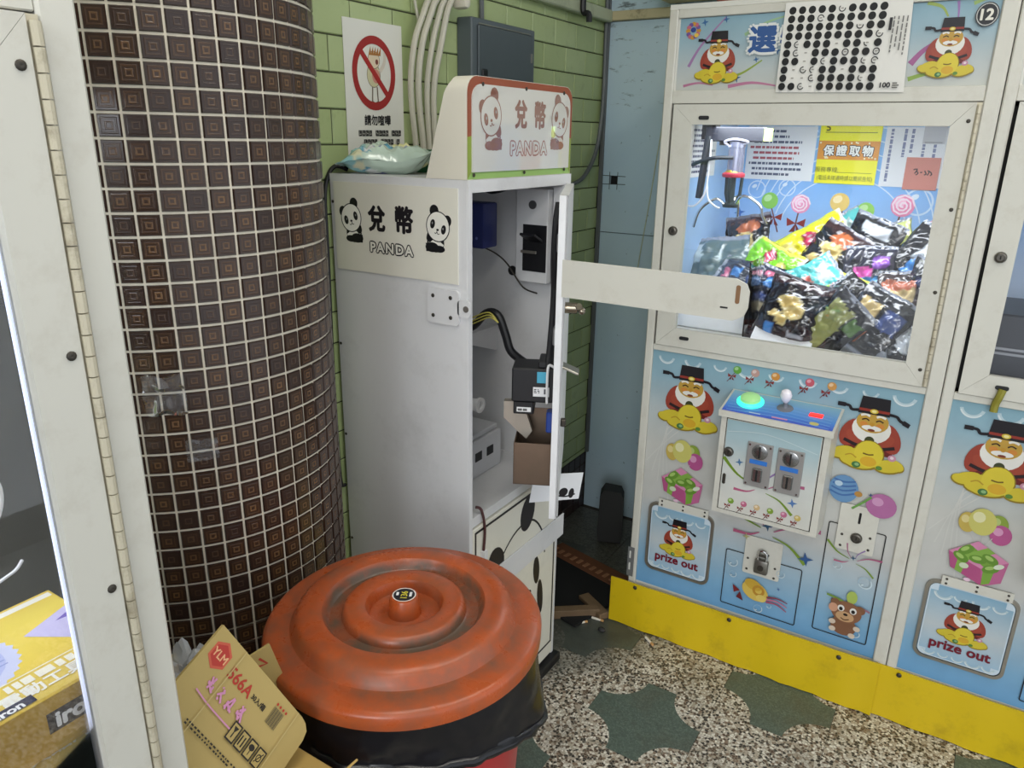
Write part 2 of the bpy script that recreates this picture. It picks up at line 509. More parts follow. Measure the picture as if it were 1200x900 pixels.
# ---- left wall: green glazed tiles in running bond, dark tiled skirting
def tile_mat(name, stops, grime, rough=0.3, k=0.35):
    m, nt, b = newmat(name, rough)
    oi = nt.nodes.new('ShaderNodeObjectInfo'); geo = nt.nodes.new('ShaderNodeNewGeometry')
    n1 = noise_n(nt, geo.outputs['Position'], 5.5, 7, 0.62)
    f = math_(nt, 'ADD', math_(nt, 'MULTIPLY', oi.outputs['Random'], 0.55), math_(nt, 'MULTIPLY', n1, 0.45))
    c = ramp(nt, f, stops)
    n2 = noise_n(nt, geo.outputs['Position'], 16, 8, 0.7)
    c = mixc(nt, mrange(nt, n2, 0.56, 0.74, 0.0, k), c, lin(grime))
    nt.links.new(c, b.inputs['Base Color'])
    bp = nt.nodes.new('ShaderNodeBump'); bp.inputs['Strength'].default_value = 0.12; bp.inputs['Distance'].default_value = 0.002
    nt.links.new(n1, bp.inputs['Height']); nt.links.new(bp.outputs['Normal'], b.inputs['Normal'])
    return m
M_GT = tile_mat('green_glazed_tile', [(0.2, (156, 171, 118)), (0.5, (166, 180, 127)), (0.8, (174, 188, 138))], (92, 98, 62))
M_BT = tile_mat('dark_skirting_tile', [(0.2, (44, 32, 32)), (0.8, (62, 46, 44))], (28, 22, 20), 0.35)
M_GROUT = mat('dark_wall_joint', (70, 74, 52), 0.85, var=0.2)
WX = -1.325
TW, TH = 0.146, 0.078
wl = MB().box(WX - 0.12, -1.6, 0, WX - 0.0035, 2.80, 2.72).build('wall_left', M_GROUT)
tag(wl, 'wall of pale green glazed tiles in running bond', 'wall', kind='structure')
def tile_mesh(name, wdt, hgt, m, th=0.009, c=0.002):
    a, b_ = wdt / 2, hgt / 2
    vs = [(-th, -a, -b_), (-th, a, -b_), (-th, a, b_), (-th, -a, b_), (-c, -a, -b_), (-c, a, -b_), (-c, a, b_), (-c, -a, b_),
          (0, -a + c, -b_ + c), (0, a - c, -b_ + c), (0, a - c, b_ - c), (0, -a + c, b_ - c)]
    fs = [(0, 1, 5, 4), (1, 2, 6, 5), (2, 3, 7, 6), (3, 0, 4, 7), (4, 5, 9, 8), (5, 6, 10, 9), (6, 7, 11, 10), (7, 4, 8, 11), (8, 9, 10, 11)]
    return MB().add(vs, fs).mesh(name, m, 25), (vs, fs)
gm, (gv, gf) = tile_mesh('green_tile', TW - 0.0035, TH - 0.0035, M_GT)
rest = MB(); rnd = random.Random(4)
for k in range(-16, 15):
    z = 1.525 + TH * k + TH / 2
    off = 1.319 if (k % 2 == 0) else 1.394
    n0 = -19
    for n in range(n0, 11):
        y = off + TW * n + TW / 2
        if y > 2.74 or y < -1.4: continue
        if y > 1.12 and z < 2.05:
            o = inst('tile', gm, wl, (WX + rnd.uniform(-0.0006, 0.0006), y, z))
        else:
            rest.M = Matrix.Translation((WX, y, z)); rest.add(gv, gf)
tag(rest.build('tile', M_GT, wl), kind='stuff')
bm_, _ = tile_mesh('skirting_tile', 0.0485, 0.0485, M_BT)
for j in range(5):
    for n in range(11):
        inst('tile', bm_, wl, (WX, 2.70 - 0.0510 * n, 0.026 + 0.051 * j))
bm2, (bv, bf) = tile_mesh('skirting_tile_long', 0.0485, 0.0485, M_BT)
rest = MB()
for j in range(5):
    for n in range(11, 80):
        rest.M = Matrix.Translation((WX, 2.70 - 0.0510 * n, 0.026 + 0.051 * j)); rest.add(bv, bf)
tag(rest.build('tile', M_BT, wl), kind='stuff')
for n in range(0, 11):
    box_obj('tile', M_GT, wl, WX - 0.009, 2.72 - TW * (n + 1) + 0.002, 0.259, WX, 2.72 - TW * n - 0.002, 0.2745)

# ---- back wall: pale blue painted boards
def board_mat():
    m, nt, b = newmat('scuffed_blue_paint', 0.5)
    geo = nt.nodes.new('ShaderNodeNewGeometry'); pos = geo.outputs['Position']
    n1 = noise_n(nt, pos, 2.5, 5)
    c = ramp(nt, n1, [(0.3, (170, 194, 210)), (0.7, (184, 204, 214))])
    mp_ = nt.nodes.new('ShaderNodeMapping'); mp_.inputs['Scale'].default_value = (7, 7, 26); mp_.inputs['Rotation'].default_value = (0, 0.5, 0)
    nt.links.new(pos, mp_.inputs['Vector'])
    n2 = noise_n(nt, mp_.outputs['Vector'], 1.0, 9, 0.75)
    sx = nt.nodes.new('ShaderNodeSeparateXYZ'); nt.links.new(pos, sx.inputs[0])
    up = mrange(nt, sx.outputs['Z'], 1.1, 1.9, 0.0, 1.0)
    th_ = math_(nt, 'SUBTRACT', n2, math_(nt, 'MULTIPLY', math_(nt, 'SUBTRACT', 1.0, up), 0.12))
    c = mixc(nt, mrange(nt, th_, 0.555, 0.63, 0.0, 0.85), c, lin((74, 82, 84)))
    n3 = noise_n(nt, pos, 60, 3); 
    c = mixc(nt, mrange(nt, n3, 0.70, 0.76, 0.0, 0.7), c, lin((60, 66, 70)))
    nt.links.new(c, b.inputs['Base Color']); return m
M_BLUE = board_mat()
BY = 2.72
wb = MB().box(-1.45, BY + 0.012, 0, 1.9, BY + 0.12, 2.72).build('wall_back', M_DARK)
tag(wb, 'end wall of pale blue painted boards', 'wall', kind='structure')
xs = [-1.322, -0.60, 0.10, 0.80, 1.50]
for i in range(4):
    x0, x1 = xs[i] + 0.001, xs[i + 1] - 0.001
    box_obj('panel', M_BLUE, wb, x0, BY, 0.004, x1, BY + 0.014, 1.198)
    if i == 0:
        hx, hz, hs = -1.264, 1.397, 0.016
        p = MB().box(x0, BY, 1.201, hx - hs, BY + 0.014, 1.948).box(hx + hs, BY, 1.201, x1, BY + 0.014, 1.948)
        p.box(hx - hs, BY, 1.201, hx + hs, BY + 0.014, hz - hs).box(hx - hs, BY, hz + hs, hx + hs, BY + 0.014, 1.948)
        po = p.build('panel', M_BLUE, wb, smooth=0)
        a = Art((hx, BY, hz), (1, 0, 0), (0, 0, 1))
        for s_ in (-1, 1):
            a.stroke([(-0.045, s_ * hs), (0.05, s_ * hs * 0.9)], 0.0025, (30, 32, 36), sub=0)
            a.stroke([(s_ * hs, -0.035), (s_ * hs * 1.05, 0.03)], 0.0025, (30, 32, 36), sub=0)
        a.build('saw_cuts', po)
    else:
        box_obj('panel', M_BLUE, wb, x0, BY, 1.201, x1, BY + 0.014, 1.948)
    box_obj('panel', M_BLUE, wb, x0, BY, 1.984, x1, BY + 0.014, 2.70)
M_BEIGE = mat('chipped_cream_paint', (190, 178, 142), 0.55, var=0.1, dirt=(70, 62, 44), dscale=22, damt=0.8)
tr = MB().box(-1.322, BY - 0.016, 1.950, 1.5, BY + 0.013, 1.982, b=0.003).build('trim_1', M_BEIGE)
tag(tr, 'chipped cream batten across the blue boards', 'trim', kind='structure')
M_GREYTR = mat('grey_corner_bead', (92, 96, 98), 0.5, var=0.15)
tr2 = MB().box(-1.325, BY - 0.010, 0.26, -1.309, BY + 0.002, 2.70, b=0.002).build('trim_2', M_GREYTR)
tag(tr2, 'narrow grey bead in the corner of green and blue walls', 'trim', kind='structure')

# ---- ceiling with two fluorescent fittings over the aisle and one added to light the corner
M_CEIL = mat('ceiling_paint', (205, 202, 192), 0.8, var=0.05)
ce = MB().box(-1.45, -1.6, 2.72, 1.1, 2.85, 2.80).build('ceiling', M_CEIL)
tag(ce, 'plain off-white ceiling above the aisle', 'ceiling', kind='structure')
M_TUBE = mat('lit_tube', (255, 248, 232), 0.4, emit=6.0)
for n_, (lx_, ly_) in enumerate(LAMPS):
    t = empty('ceiling_light', (lx_, ly_, 2.72))
    MB().box(-0.13, -0.62, -0.035, 0.13, 0.62, 0, b=0.006).build('housing', M_CEIL, t)
    for s_ in (-1, 1):
        MB().cyl((0.06 * s_, -0.58, -0.05), (0.06 * s_, 0.58, -0.05), 0.014, n=12).build('tube', M_TUBE, t)
    tag(t, ['twin tube ceiling light above the aisle in front of the coin changer', 'twin tube ceiling light behind the viewer over the open side', 'added twin tube light in front of machine 12, brightening the green wall corner'][n_], 'ceiling light')

# ---- round column clad in small brown tiles with square-in-square relief
CX, CY, CR, CT0, CDT, CZ0, CP = -1.3303, 0.889, 0.2837, 0.6666, 0.1304, 1.2424, 0.0369
def mosaic_mat():
    m, nt, b = newmat('brown_mosaic_tile', 0.24)
    uv = nt.nodes.new('ShaderNodeUVMap'); uv.uv_map = 'UVMap'
    sx = nt.nodes.new('ShaderNodeSeparateXYZ'); nt.links.new(uv.outputs['UV'], sx.inputs[0])
    au = math_(nt, 'ABSOLUTE', math_(nt, 'SUBTRACT', sx.outputs['X'], 0.5)); av = math_(nt, 'ABSOLUTE', math_(nt, 'SUBTRACT', sx.outputs['Y'], 0.5))
    d = math_(nt, 'MULTIPLY', math_(nt, 'MAXIMUM', au, av), 2.0)
    geo = nt.nodes.new('ShaderNodeNewGeometry'); oi = nt.nodes.new('ShaderNodeObjectInfo')
    n0 = noise_n(nt, geo.outputs['Position'], 190, 3)
    d2 = math_(nt, 'ADD', d, math_(nt, 'MULTIPLY', math_(nt, 'SUBTRACT', n0, 0.5), 0.10))
    band = ramp(nt, d2, [(0.0, (60, 42, 30)), (0.14, (60, 42, 30)), (0.20, (112, 82, 52)), (0.31, (110, 80, 50)), (0.36, (58, 40, 28)), (0.50, (60, 41, 28)), (0.56, (82, 58, 38)), (0.66, (80, 56, 36)), (0.72, (56, 39, 28)), (1.0, (52, 36, 27))])
    dark = ramp(nt, d2, [(0.0, (50, 36, 31)), (0.2, (52, 37, 31)), (0.28, (72, 55, 44)), (0.4, (50, 36, 30)), (1.0, (48, 34, 29))])
    n1 = noise_n(nt, geo.outputs['Position'], 23, 2)
    f = math_(nt, 'ADD', math_(nt, 'MULTIPLY', oi.outputs['Random'], 0.5), math_(nt, 'MULTIPLY', n1, 0.7))
    c = mixc(nt, mrange(nt, f, 0.40, 0.95, 0.0, 1.0), dark, band)
    nt.links.new(c, b.inputs['Base Color'])
    hh = ramp(nt, d2, [(0.0, (0, 0, 0)), (0.2, (0, 0, 0)), (0.24, (255, 255, 255)), (0.31, (255, 255, 255)), (0.36, (0, 0, 0)), (0.55, (0, 0, 0)), (0.58, (200, 200, 200)), (0.66, (200, 200, 200)), (0.72, (0, 0, 0)), (1, (0, 0, 0))])
    bp = nt.nodes.new('ShaderNodeBump'); bp.inputs['Strength'].default_value = 0.35; bp.inputs['Distance'].default_value = 0.0012
    nt.links.new(hh, bp.inputs['Height']); nt.links.new(bp.outputs['Normal'], b.inputs['Normal'])
    return m
M_MOS = mosaic_mat()
M_MGROUT = mat('pale_mosaic_joint', (214, 206, 188), 0.7, var=0.18, vscale=12, dirt=(96, 84, 66), dscale=5, damt=0.5)
colo = MB().cyl((CX, CY, 0), (CX, CY, 2.72), CR - 0.0028, n=96).build('column', M_MGROUT)
tag(colo, 'round column clad in small dark brown mosaic tiles with pale joints', 'column', kind='structure')
hw = CP / 2 - 0.0019
def mosaic_faces():
    c = 0.0016; t = 0.0035
    vs = [(-hw, -0.0, -hw), (hw, 0, -hw), (hw, 0, hw), (-hw, 0, hw), (-hw + c, -t, -hw + c), (hw - c, -t, -hw + c), (hw - c, -t, hw - c), (-hw + c, -t, hw - c)]
    fs = [(0, 1, 5, 4), (1, 2, 6, 5), (2, 3, 7, 6), (3, 0, 4, 7), (4, 5, 6, 7)]
    return vs, fs
mv, mf = mosaic_faces()
def uv_for(me, vs_local):
    uvl = me.uv_layers.new(name='UVMap')
    for lp in me.loops:
        p = vs_local[lp.vertex_index]; uvl.data[lp.index].uv = ((p[0] + hw) / (2 * hw), (p[2] + hw) / (2 * hw))
mb = MB().add(mv, mf); mos = mb.mesh('mosaic_tile', M_MOS, 20); uv_for(mos, mv)
rest = MB(); rest_l = []
single = set()
cand = []
camp = Vector((0, 0, CAM_H))
for i in range(-16, 20):
    for j in range(-34, 40):
        z = CZ0 - CP * (j + 0.5)
        if z < 0.02 or z > 2.70: continue
        t = CT0 + CDT * (i + 0.5)
        p = Vector((CX + CR * math.sin(t), CY - CR * math.cos(t), z)); nrm = Vector((math.sin(t), -math.cos(t), 0))
        d = (camp - p)
        inview = 0.62 < z < 1.86 and i >= -2
        size = max(0, nrm.dot(d.normalized())) / d.length_squared
        cand.append((-(size if inview else size * 1e-4), i, j, t, p))
cand.sort(key=lambda c: c[0])
for rank, (_, i, j, t, p) in enumerate(cand):
    q = p - Vector((math.sin(t), -math.cos(t), 0)) * 0.0030
    if rank < 300:
        inst('tile', mos, colo, q, (0, 0, t))
    else:
        rest.M = Matrix.Translation(q) @ Matrix.Rotation(t, 4, 'Z'); rest.add(mv, mf); rest_l += mv
rm = rest.mesh('mosaic_tile_rest', M_MOS, 20); uv_for(rm, rest_l)
tag(inst('tile', rm, colo), kind='stuff')
# ================================================================== PRINTED MOTIFS
GOLD, GOLD2, TAN, RED_, INK = (218, 198, 58), (190, 156, 44), (198, 158, 66), (160, 66, 50), (26, 22, 28)
def fortune_man(a, x, y, H):
    """smiling bearded man in a winged black hat hugging gold ingots; (x, y) is the foot centre, H the height"""
    a.at(x, y, H)
    # robe and arms
    a.poly([(-.30, .22), (.30, .22), (.26, .55), (-.26, .55)], (112, 38, 34))
    a.ell(-.235, .47, .125, .21, RED_, R_(-22)); a.ell(.235, .47, .125, .21, RED_, R_(22))
    a.ell(-.14, .40, .17, .085, (168, 74, 54), R_(-30)); a.ell(.14, .40, .17, .085, (168, 74, 54), R_(30))
    a.stroke([(-.31, .36), (-.15, .31), (0, .30), (.15, .31), (.31, .36)], .045, (40, 26, 30))
    # beard, face
    a.ell(0, .565, .235, .20, (238, 236, 228)); a.poly([(-.16, .44), (.16, .44), (.05, .33), (-.03, .34)], (238, 236, 228))
    a.ell(0, .660, .195, .150, TAN); a.ell(-.10, .62, .05, .035, (214, 140, 62)); a.ell(.10, .62, .05, .035, (214, 140, 62))
    a.stroke([(-.15, .735), (-.09, .755), (-.04, .735)], .03, (240, 238, 230)); a.stroke([(.04, .735), (.09, .755), (.15, .735)], .03, (240, 238, 230))
    a.stroke([(-.13, .675), (-.08, .695), (-.04, .672)], .018, (60, 40, 24)); a.stroke([(.04, .672), (.08, .695), (.13, .675)], .018, (60, 40, 24))
    a.ell(0, .575, .12, .038, (240, 238, 232)); a.ell(0, .548, .045, .018, (130, 60, 40)); a.ell(0, .63, .03, .03, (198, 148, 50))
    a.ell(0, .40, .06, .06, (66, 72, 40))
    # hat with two wings
    a.poly([(-.19, .765), (.19, .765), (.17, 1.0), (-.165, 1.0)], INK)
    a.poly([(-.188, .80), (.188, .80), (.183, .835), (-.183, .835)], (150, 52, 40)); a.ell(0, .81, .05, .032, (214, 186, 60)); a.ell(0, .81, .03, .018, (244, 232, 160))
    a.stroke([(-.18, .80), (-.27, .79), (-.31, .835), (-.43, .84)], .038, INK); a.stroke([(.18, .80), (.27, .79), (.32, .74), (.41, .71)], .038, INK)
    a.rect(-.45, .81, -.35, .868, INK); a.poly([(.34, .70), (.42, .665), (.44, .72), (.36, .76)], INK)
    # ingots
    dk = (150, 128, 34)
    for (ex, ey, rx, ry, ro) in ((-.30, .185, .15, .075, 20), (-.37, .150, .10, .065, -10), (-.14, .14, .19, .12, 15), (.02, .21, .18, .20, 0), (.28, .10, .17, .09, 12), (.35, .13, .11, .07, -20), (-.08, .06, .18, .07, 0)):
        a.ell(ex, ey - .012, rx + .012, ry + .012, dk, R_(ro))
    for (ex, ey, rx, ry, ro) in ((-.30, .185, .15, .075, 20), (-.37, .150, .10, .065, -10), (-.14, .14, .19, .12, 15), (.28, .10, .17, .09, 12), (.35, .13, .11, .07, -20), (-.08, .06, .18, .07, 0)):
        a.ell(ex, ey, rx, ry, GOLD, R_(ro))
    a.ell(.02, .21, .175, .19, (226, 206, 62)); a.ell(.03, .11, .10, .07, (222, 176, 48)); a.stroke([(-.05, .215), (.02, .205), (.08, .22)], .02, (120, 96, 30))
    a.stroke([(-.26, .14), (-.19, .17), (-.12, .13)], .018, GOLD2)
    a.ell(-.11, .035, .055, .045, (70, 120, 66)); a.ell(-.10, .04, .028, .022, (150, 190, 130)); a.ell(.17, .05, .04, .03, (96, 140, 60)); a.ell(.30, .22, .05, .045, (206, 150, 170)); a.ell(.30, .225, .022, .02, (240, 220, 226))
    a.at(0, 0)

def balloons_gift(a, x, y, s):
    """(x, y) centre of the gift, s its width"""
    a.at(x, y, s)
    for bx, by, rx, ry, c, hl in ((-.30, .80, .15, .21, (206, 180, 88), (232, 216, 150)), (.20, .88, .16, .20, (144, 168, 66), (188, 204, 126)), (.27, .68, .18, .21, (188, 90, 146), (224, 160, 198)), (-.06, .87, .23, .28, (212, 206, 114), (238, 235, 184))):
        a.ell(bx, by, rx, ry, c, 0.1); a.ell(bx - rx * .3, by + ry * .3, rx * .45, ry * .4, hl, 0.1)
    for bx in (-.2, .0, .15): a.stroke([(bx, .58), (bx * .4, .38)], .012, (214, 210, 204), sub=0)
    a.poly([(-.50, .12), (-.05, .46), (.50, .16), (.45, -.30), (.16, -.46), (-.42, -.22)], (196, 106, 152))
    a.poly([(-.50, .12), (-.05, .46), (.50, .16), (.08, -.10)], (222, 144, 182)); a.poly([(-.5, .12), (.08, -.10), (.16, -.46), (-.42, -.22)], (186, 86, 136))
    a.poly([(-.30, .27), (-.18, .36), (.32, .04), (.27, -.37), (.14, -.44), (.12, -.05)], (126, 170, 66)); a.poly([(.12, .37), (.26, .29), (-.17, .0), (-.22, -.30), (-.34, -.26), (-.32, .06)], (140, 182, 78))
    for ex, ey, ro in ((-.22, .22, 40), (.20, .14, -25), (-.28, .05, -30), (.24, -.06, 25), (0, .08, 0)):
        a.ell(ex, ey, .15, .085, (106, 150, 52), R_(ro)); a.ell(ex - .02, ey + .02, .08, .04, (170, 204, 110), R_(ro))
    a.ell(.36, .03, .09, .05, (226, 236, 214), 0.5); a.ell(-.2, -.12, .08, .06, (216, 228, 196)); a.ell(-.1, -.40, .06, .04, (240, 206, 226))
    a.at(0, 0)

def lollipop(a, x, y, r, c, swirl=False, lean=-.6):
    d = (math.sin(lean), -math.cos(lean))
    a.stroke([(x, y), (x + d[0] * r * 4.0, y + d[1] * r * 4.0)], r * .16, (120, 76, 76), sub=0)
    bx, by = x + d[0] * r * 2.1, y + d[1] * r * 2.1
    for q in (-1, 1):
        a.poly([(bx, by), (bx + q * r * 1.0, by + r * .55), (bx + q * r * .9, by - r * .35)], (146, 52, 50)); a.poly([(bx, by), (bx + q * r * .65, by - r * 1.0), (bx + q * r * .15, by - r * .9)], (120, 40, 42))
    a.ell(x, y, r, r, c); a.ell(x - r * .25, y + r * .3, r * .5, r * .4, tuple(min(255, int(k * .6 + 110)) for k in c), 0.5)
    if swirl:
        pts = [(x + r * (1 - t / 26) * math.cos(t * .75), y + r * (1 - t / 26) * math.sin(t * .75)) for t in range(0, 25)]
        a.stroke(pts, r * .16, (250, 226, 236), sub=0)

def streamers(a, x, y, s, seed=0):
    P = [(150, 70, (120, 152, 48), .5), (115, 45, (176, 108, 140), .3), (60, 40, (150, 120, 176), .3), (20, 62, (178, 96, 132), .45), (-28, 55, (128, 158, 56), .4), (195, 40, (186, 96, 130), .4)]
    for ang, ln, c, wd in P:
        t = R_(ang); L = ln / 70 * s
        a.stroke([(x + .12 * s * math.cos(t), y + .12 * s * math.sin(t)), (x + .55 * L * math.cos(t + .12), y + .55 * L * math.sin(t + .12)), (x + L * math.cos(t - .05), y + L * math.sin(t - .05))][::-1], wd * .16 * s, c, taper=.8)
    a.star4(x, y + .12 * s, .10 * s, (60, 92, 122))

def bubble(a, x, y, r, n=20):
    a.ring(x, y, r * .80, r, (206, 224, 232), 200, 400, n); a.ring(x, y, r * .90, r, (170, 202, 220), 40, 200, n); a.ell(x - r * .35, y - r * .4, r * .2, r * .12, (226, 238, 242), .6, 10)

def crescents(a, x0, x1, y, r, n, rd):
    for k in range(n):
        cx = x0 + (x1 - x0) * (k + .5) / n + rd.uniform(-.1, .1) * r; q = r * rd.uniform(.7, 1.1)
        a.ring(cx, y + q * .25, q * .72, q, (192, 214, 222), 190, 345, 14); a.ring(cx, y + q * .25, q * .86, q, (226, 236, 238), 200, 320, 14)

def panda(a, x, y, s, flip=1, ink=(16, 16, 20), white=(238, 236, 226)):
    a.at(x, y, s)
    f = flip
    # seated body: outline, pale belly, dark arm band and legs
    a.ell(.22 * f, -1.10, .74, .66, ink); a.ell(.16 * f, -1.06, .66, .56, white)
    a.poly([(-.50 * f, -.72), (.10 * f, -.66), (.78 * f, -.50), (.98 * f, -.92), (.72 * f, -1.12), (.40 * f, -.88), (-.20 * f, -1.02), (-.52 * f, -1.22)], ink)
    a.ell(.80 * f, -.66, .17, .36, ink, .35 * f); a.ell(.05 * f, -1.00, .20, .14, white, .2)
    a.ell(.52 * f, -1.42, .58, .34, ink); a.ell(-.12 * f, -1.50, .46, .24, ink); a.poly([(.2 * f, -1.72), (1.04 * f, -1.72), (1.06 * f, -1.15), (.4 * f, -1.2)], ink)
    a.ell(-.80 * f, .42, .34, .38, ink); a.ell(.30 * f, 1.04, .38, .40, ink)
    a.ell(0, 0, 1.0, 1.04, ink, -.3 * f, 32); a.ell(0, 0, .93, .97, white, -.3 * f, 32)
    a.ell(-.48 * f, -.18, .20, .32, ink, .25 * f); a.ell(.44 * f, .16, .20, .32, ink, .25 * f)
    a.ell(-.44 * f, -.12, .05, .08, (150, 150, 150)); a.ell(.46 * f, .22, .05, .08, (150, 150, 150))
    a.ell(.02 * f, -.22, .11, .08, ink); a.stroke([(-.14 * f, -.48), (.0, -.50), (.08 * f, -.34), (.16 * f, -.46), (.28 * f, -.42)], .05, ink)
    a.at(0, 0)

# ================================================================== CLAW MACHINES
MW, MD = 0.777, 0.672     # outside width and depth
DECK = 0.930
M_SHELL = mat('machine_side_white', (205, 204, 196), 0.5, var=0.04)
M_PANELB = print_mat('printed_laminate', 0.32, 0.2, tone=0.80)
M_POSTER = print_mat('poster_print', 0.5)
M_YBOARD = mat('yellow_corrugated_plastic', (204, 175, 16), 0.38, var=0.06, vscale=6, dirt=(120, 98, 20), dscale=10, damt=0.4, bump=0.1, bscale=25)
M_LED = mat('led_strip', (232, 240, 255), 0.4, emit=5.0)
M_BRASS = mat('aged_brass', (140, 120, 60), 0.4, metal=0.7, var=0.2)
M_RUBY = mat('red_led_display', (255, 40, 30), 0.4, emit=1.6)
M_GLOW = mat('lit_green_button', (60, 235, 190), 0.3, emit=1.3)
M_GLOWTOP = mat('lit_button_cap', (150, 200, 130), 0.3, emit=0.35)
M_CLEARP = mat('clear_knob', (230, 225, 232), 0.12, coat=0.6, spec=0.8)

def lower_print(P, seed, fish_bear=True):
    a = Art((0, 0.004, 0), (1, 0, 0), (0, 0, 1))
    rd = random.Random(seed)
    a.grad(.025, .743, [(.17, (112, 168, 214)), (.26, (132, 180, 214)), (.36, (170, 196, 212)), (.48, (206, 206, 202)), (.66, (206, 206, 200)), (.78, (190, 200, 202)), (.88, (150, 182, 196)), (.957, (138, 178, 194))])
    crescents(a, .03, .74, .938, .028, 9, rd)
    for k in range(5):
        a.stroke([(.03 + .02 * k, .60 - .03 * k), (.09, .68 + .02 * k), (.20, .80 + .01 * k)], .003, (214, 214, 208))
    for lx, c in ((.277, (106, 170, 70)), (.327, (204, 160, 150)), (.382, (222, 150, 70)), (.472, (206, 96, 110)), (.528, (214, 156, 84))):
        lollipop(a, lx, .937, .0115, c)
    fortune_man(a, .149, .729, .196); fortune_man(a, .638, .730, .198)
    balloons_gift(a, .150, .545, .13)
    streamers(a, .415, .47, .17); a.star4(.53, .42, .022, (52, 92, 150)); a.star4(.36, .44, .012, (180, 176, 120))
    # balloons over the narrow door
    a.ell(.597, .661, .037, .040, (108, 152, 196)); 
    for k in range(4): a.stroke([(.564 + .002 * k, .650 + .012 * k), (.595, .642 + .013 * k), (.630 - .002 * k, .655 + .011 * k)], .005, (70, 112, 170))
    a.ell(.583, .674, .010, .008, (190, 214, 232)); a.ell(.694, .636, .037, .035, (184, 112, 164)); a.ell(.684, .646, .014, .012, (214, 158, 198))
    a.ell(.635, .655, .010, .008, (190, 140, 70)); a.star4(.665, .660, .007, (70, 90, 140)); a.stroke([(.625, .61), (.65, .635), (.668, .655)], .006, (110, 160, 80))
    streamers(a, .650, .455, .085)
    bubble(a, .330, .345, .016); bubble(a, .335, .305, .011); bubble(a, .420, .215, .013); bubble(a, .47, .35, .012); bubble(a, .615, .43, .012); bubble(a, .69, .40, .018); bubble(a, .69, .235, .011); bubble(a, .45, .235, .007)
    if fish_bear:
        # gold fish with ribbon tail
        a.ell(.405, .270, .040, .030, (222, 190, 90), -.35); a.ell(.398, .290, .026, .017, (206, 168, 62), -.3); a.ring(.415, .275, .010, .018, (190, 140, 50)); a.ell(.425, .252, .015, .012, (230, 204, 110))
        for k in range(3): a.stroke([(.440, .262 - .008 * k), (.470, .268 - .010 * k), (.500, .262 - .014 * k)], .006, [(140, 60, 80), (200, 120, 150), (170, 80, 110)][k], taper=.5)
        a.poly([(.362, .258), (.338, .272), (.344, .246)], (128, 40, 44)); a.poly([(.362, .255), (.374, .226), (.352, .232)], (110, 34, 40)); a.star4(.47, .30, .006, (70, 110, 170))
        # little brown bear
        a.ell(.665, .345, .014, .020, (176, 196, 96)); a.stroke([(.60, .335), (.63, .330), (.655, .322)], .006, (120, 156, 60)); a.stroke([(.66, .31), (.69, .32), (.715, .315)], .006, (160, 110, 130))
        br = (134, 92, 66)
        a.ell(.655, .250, .034, .030, br); a.ell(.625, .318, .012, .012, br); a.ell(.690, .312, .014, .013, br); a.ell(.657, .295, .040, .034, (142, 98, 70)); a.ell(.655, .280, .024, .016, (206, 164, 120))
        for ex in (-.015, .017): a.ell(.657 + ex, .304, .009, .010, (240, 238, 232)); a.ell(.657 + ex, .302, .005, .006, (30, 24, 22))
        a.ell(.656, .287, .006, .004, (40, 26, 22)); a.stroke([(.645, .274), (.655, .270), (.667, .275)], .003, (90, 50, 34)); a.ell(.622, .300, .012, .014, (214, 160, 130))
        for ex, ey in ((.625, .255), (.628, .232), (.690, .252), (.680, .226)): a.ell(ex, ey, .009, .008, (224, 206, 186))
    o = a.build('front_print', P, M_PANELB)
    return o

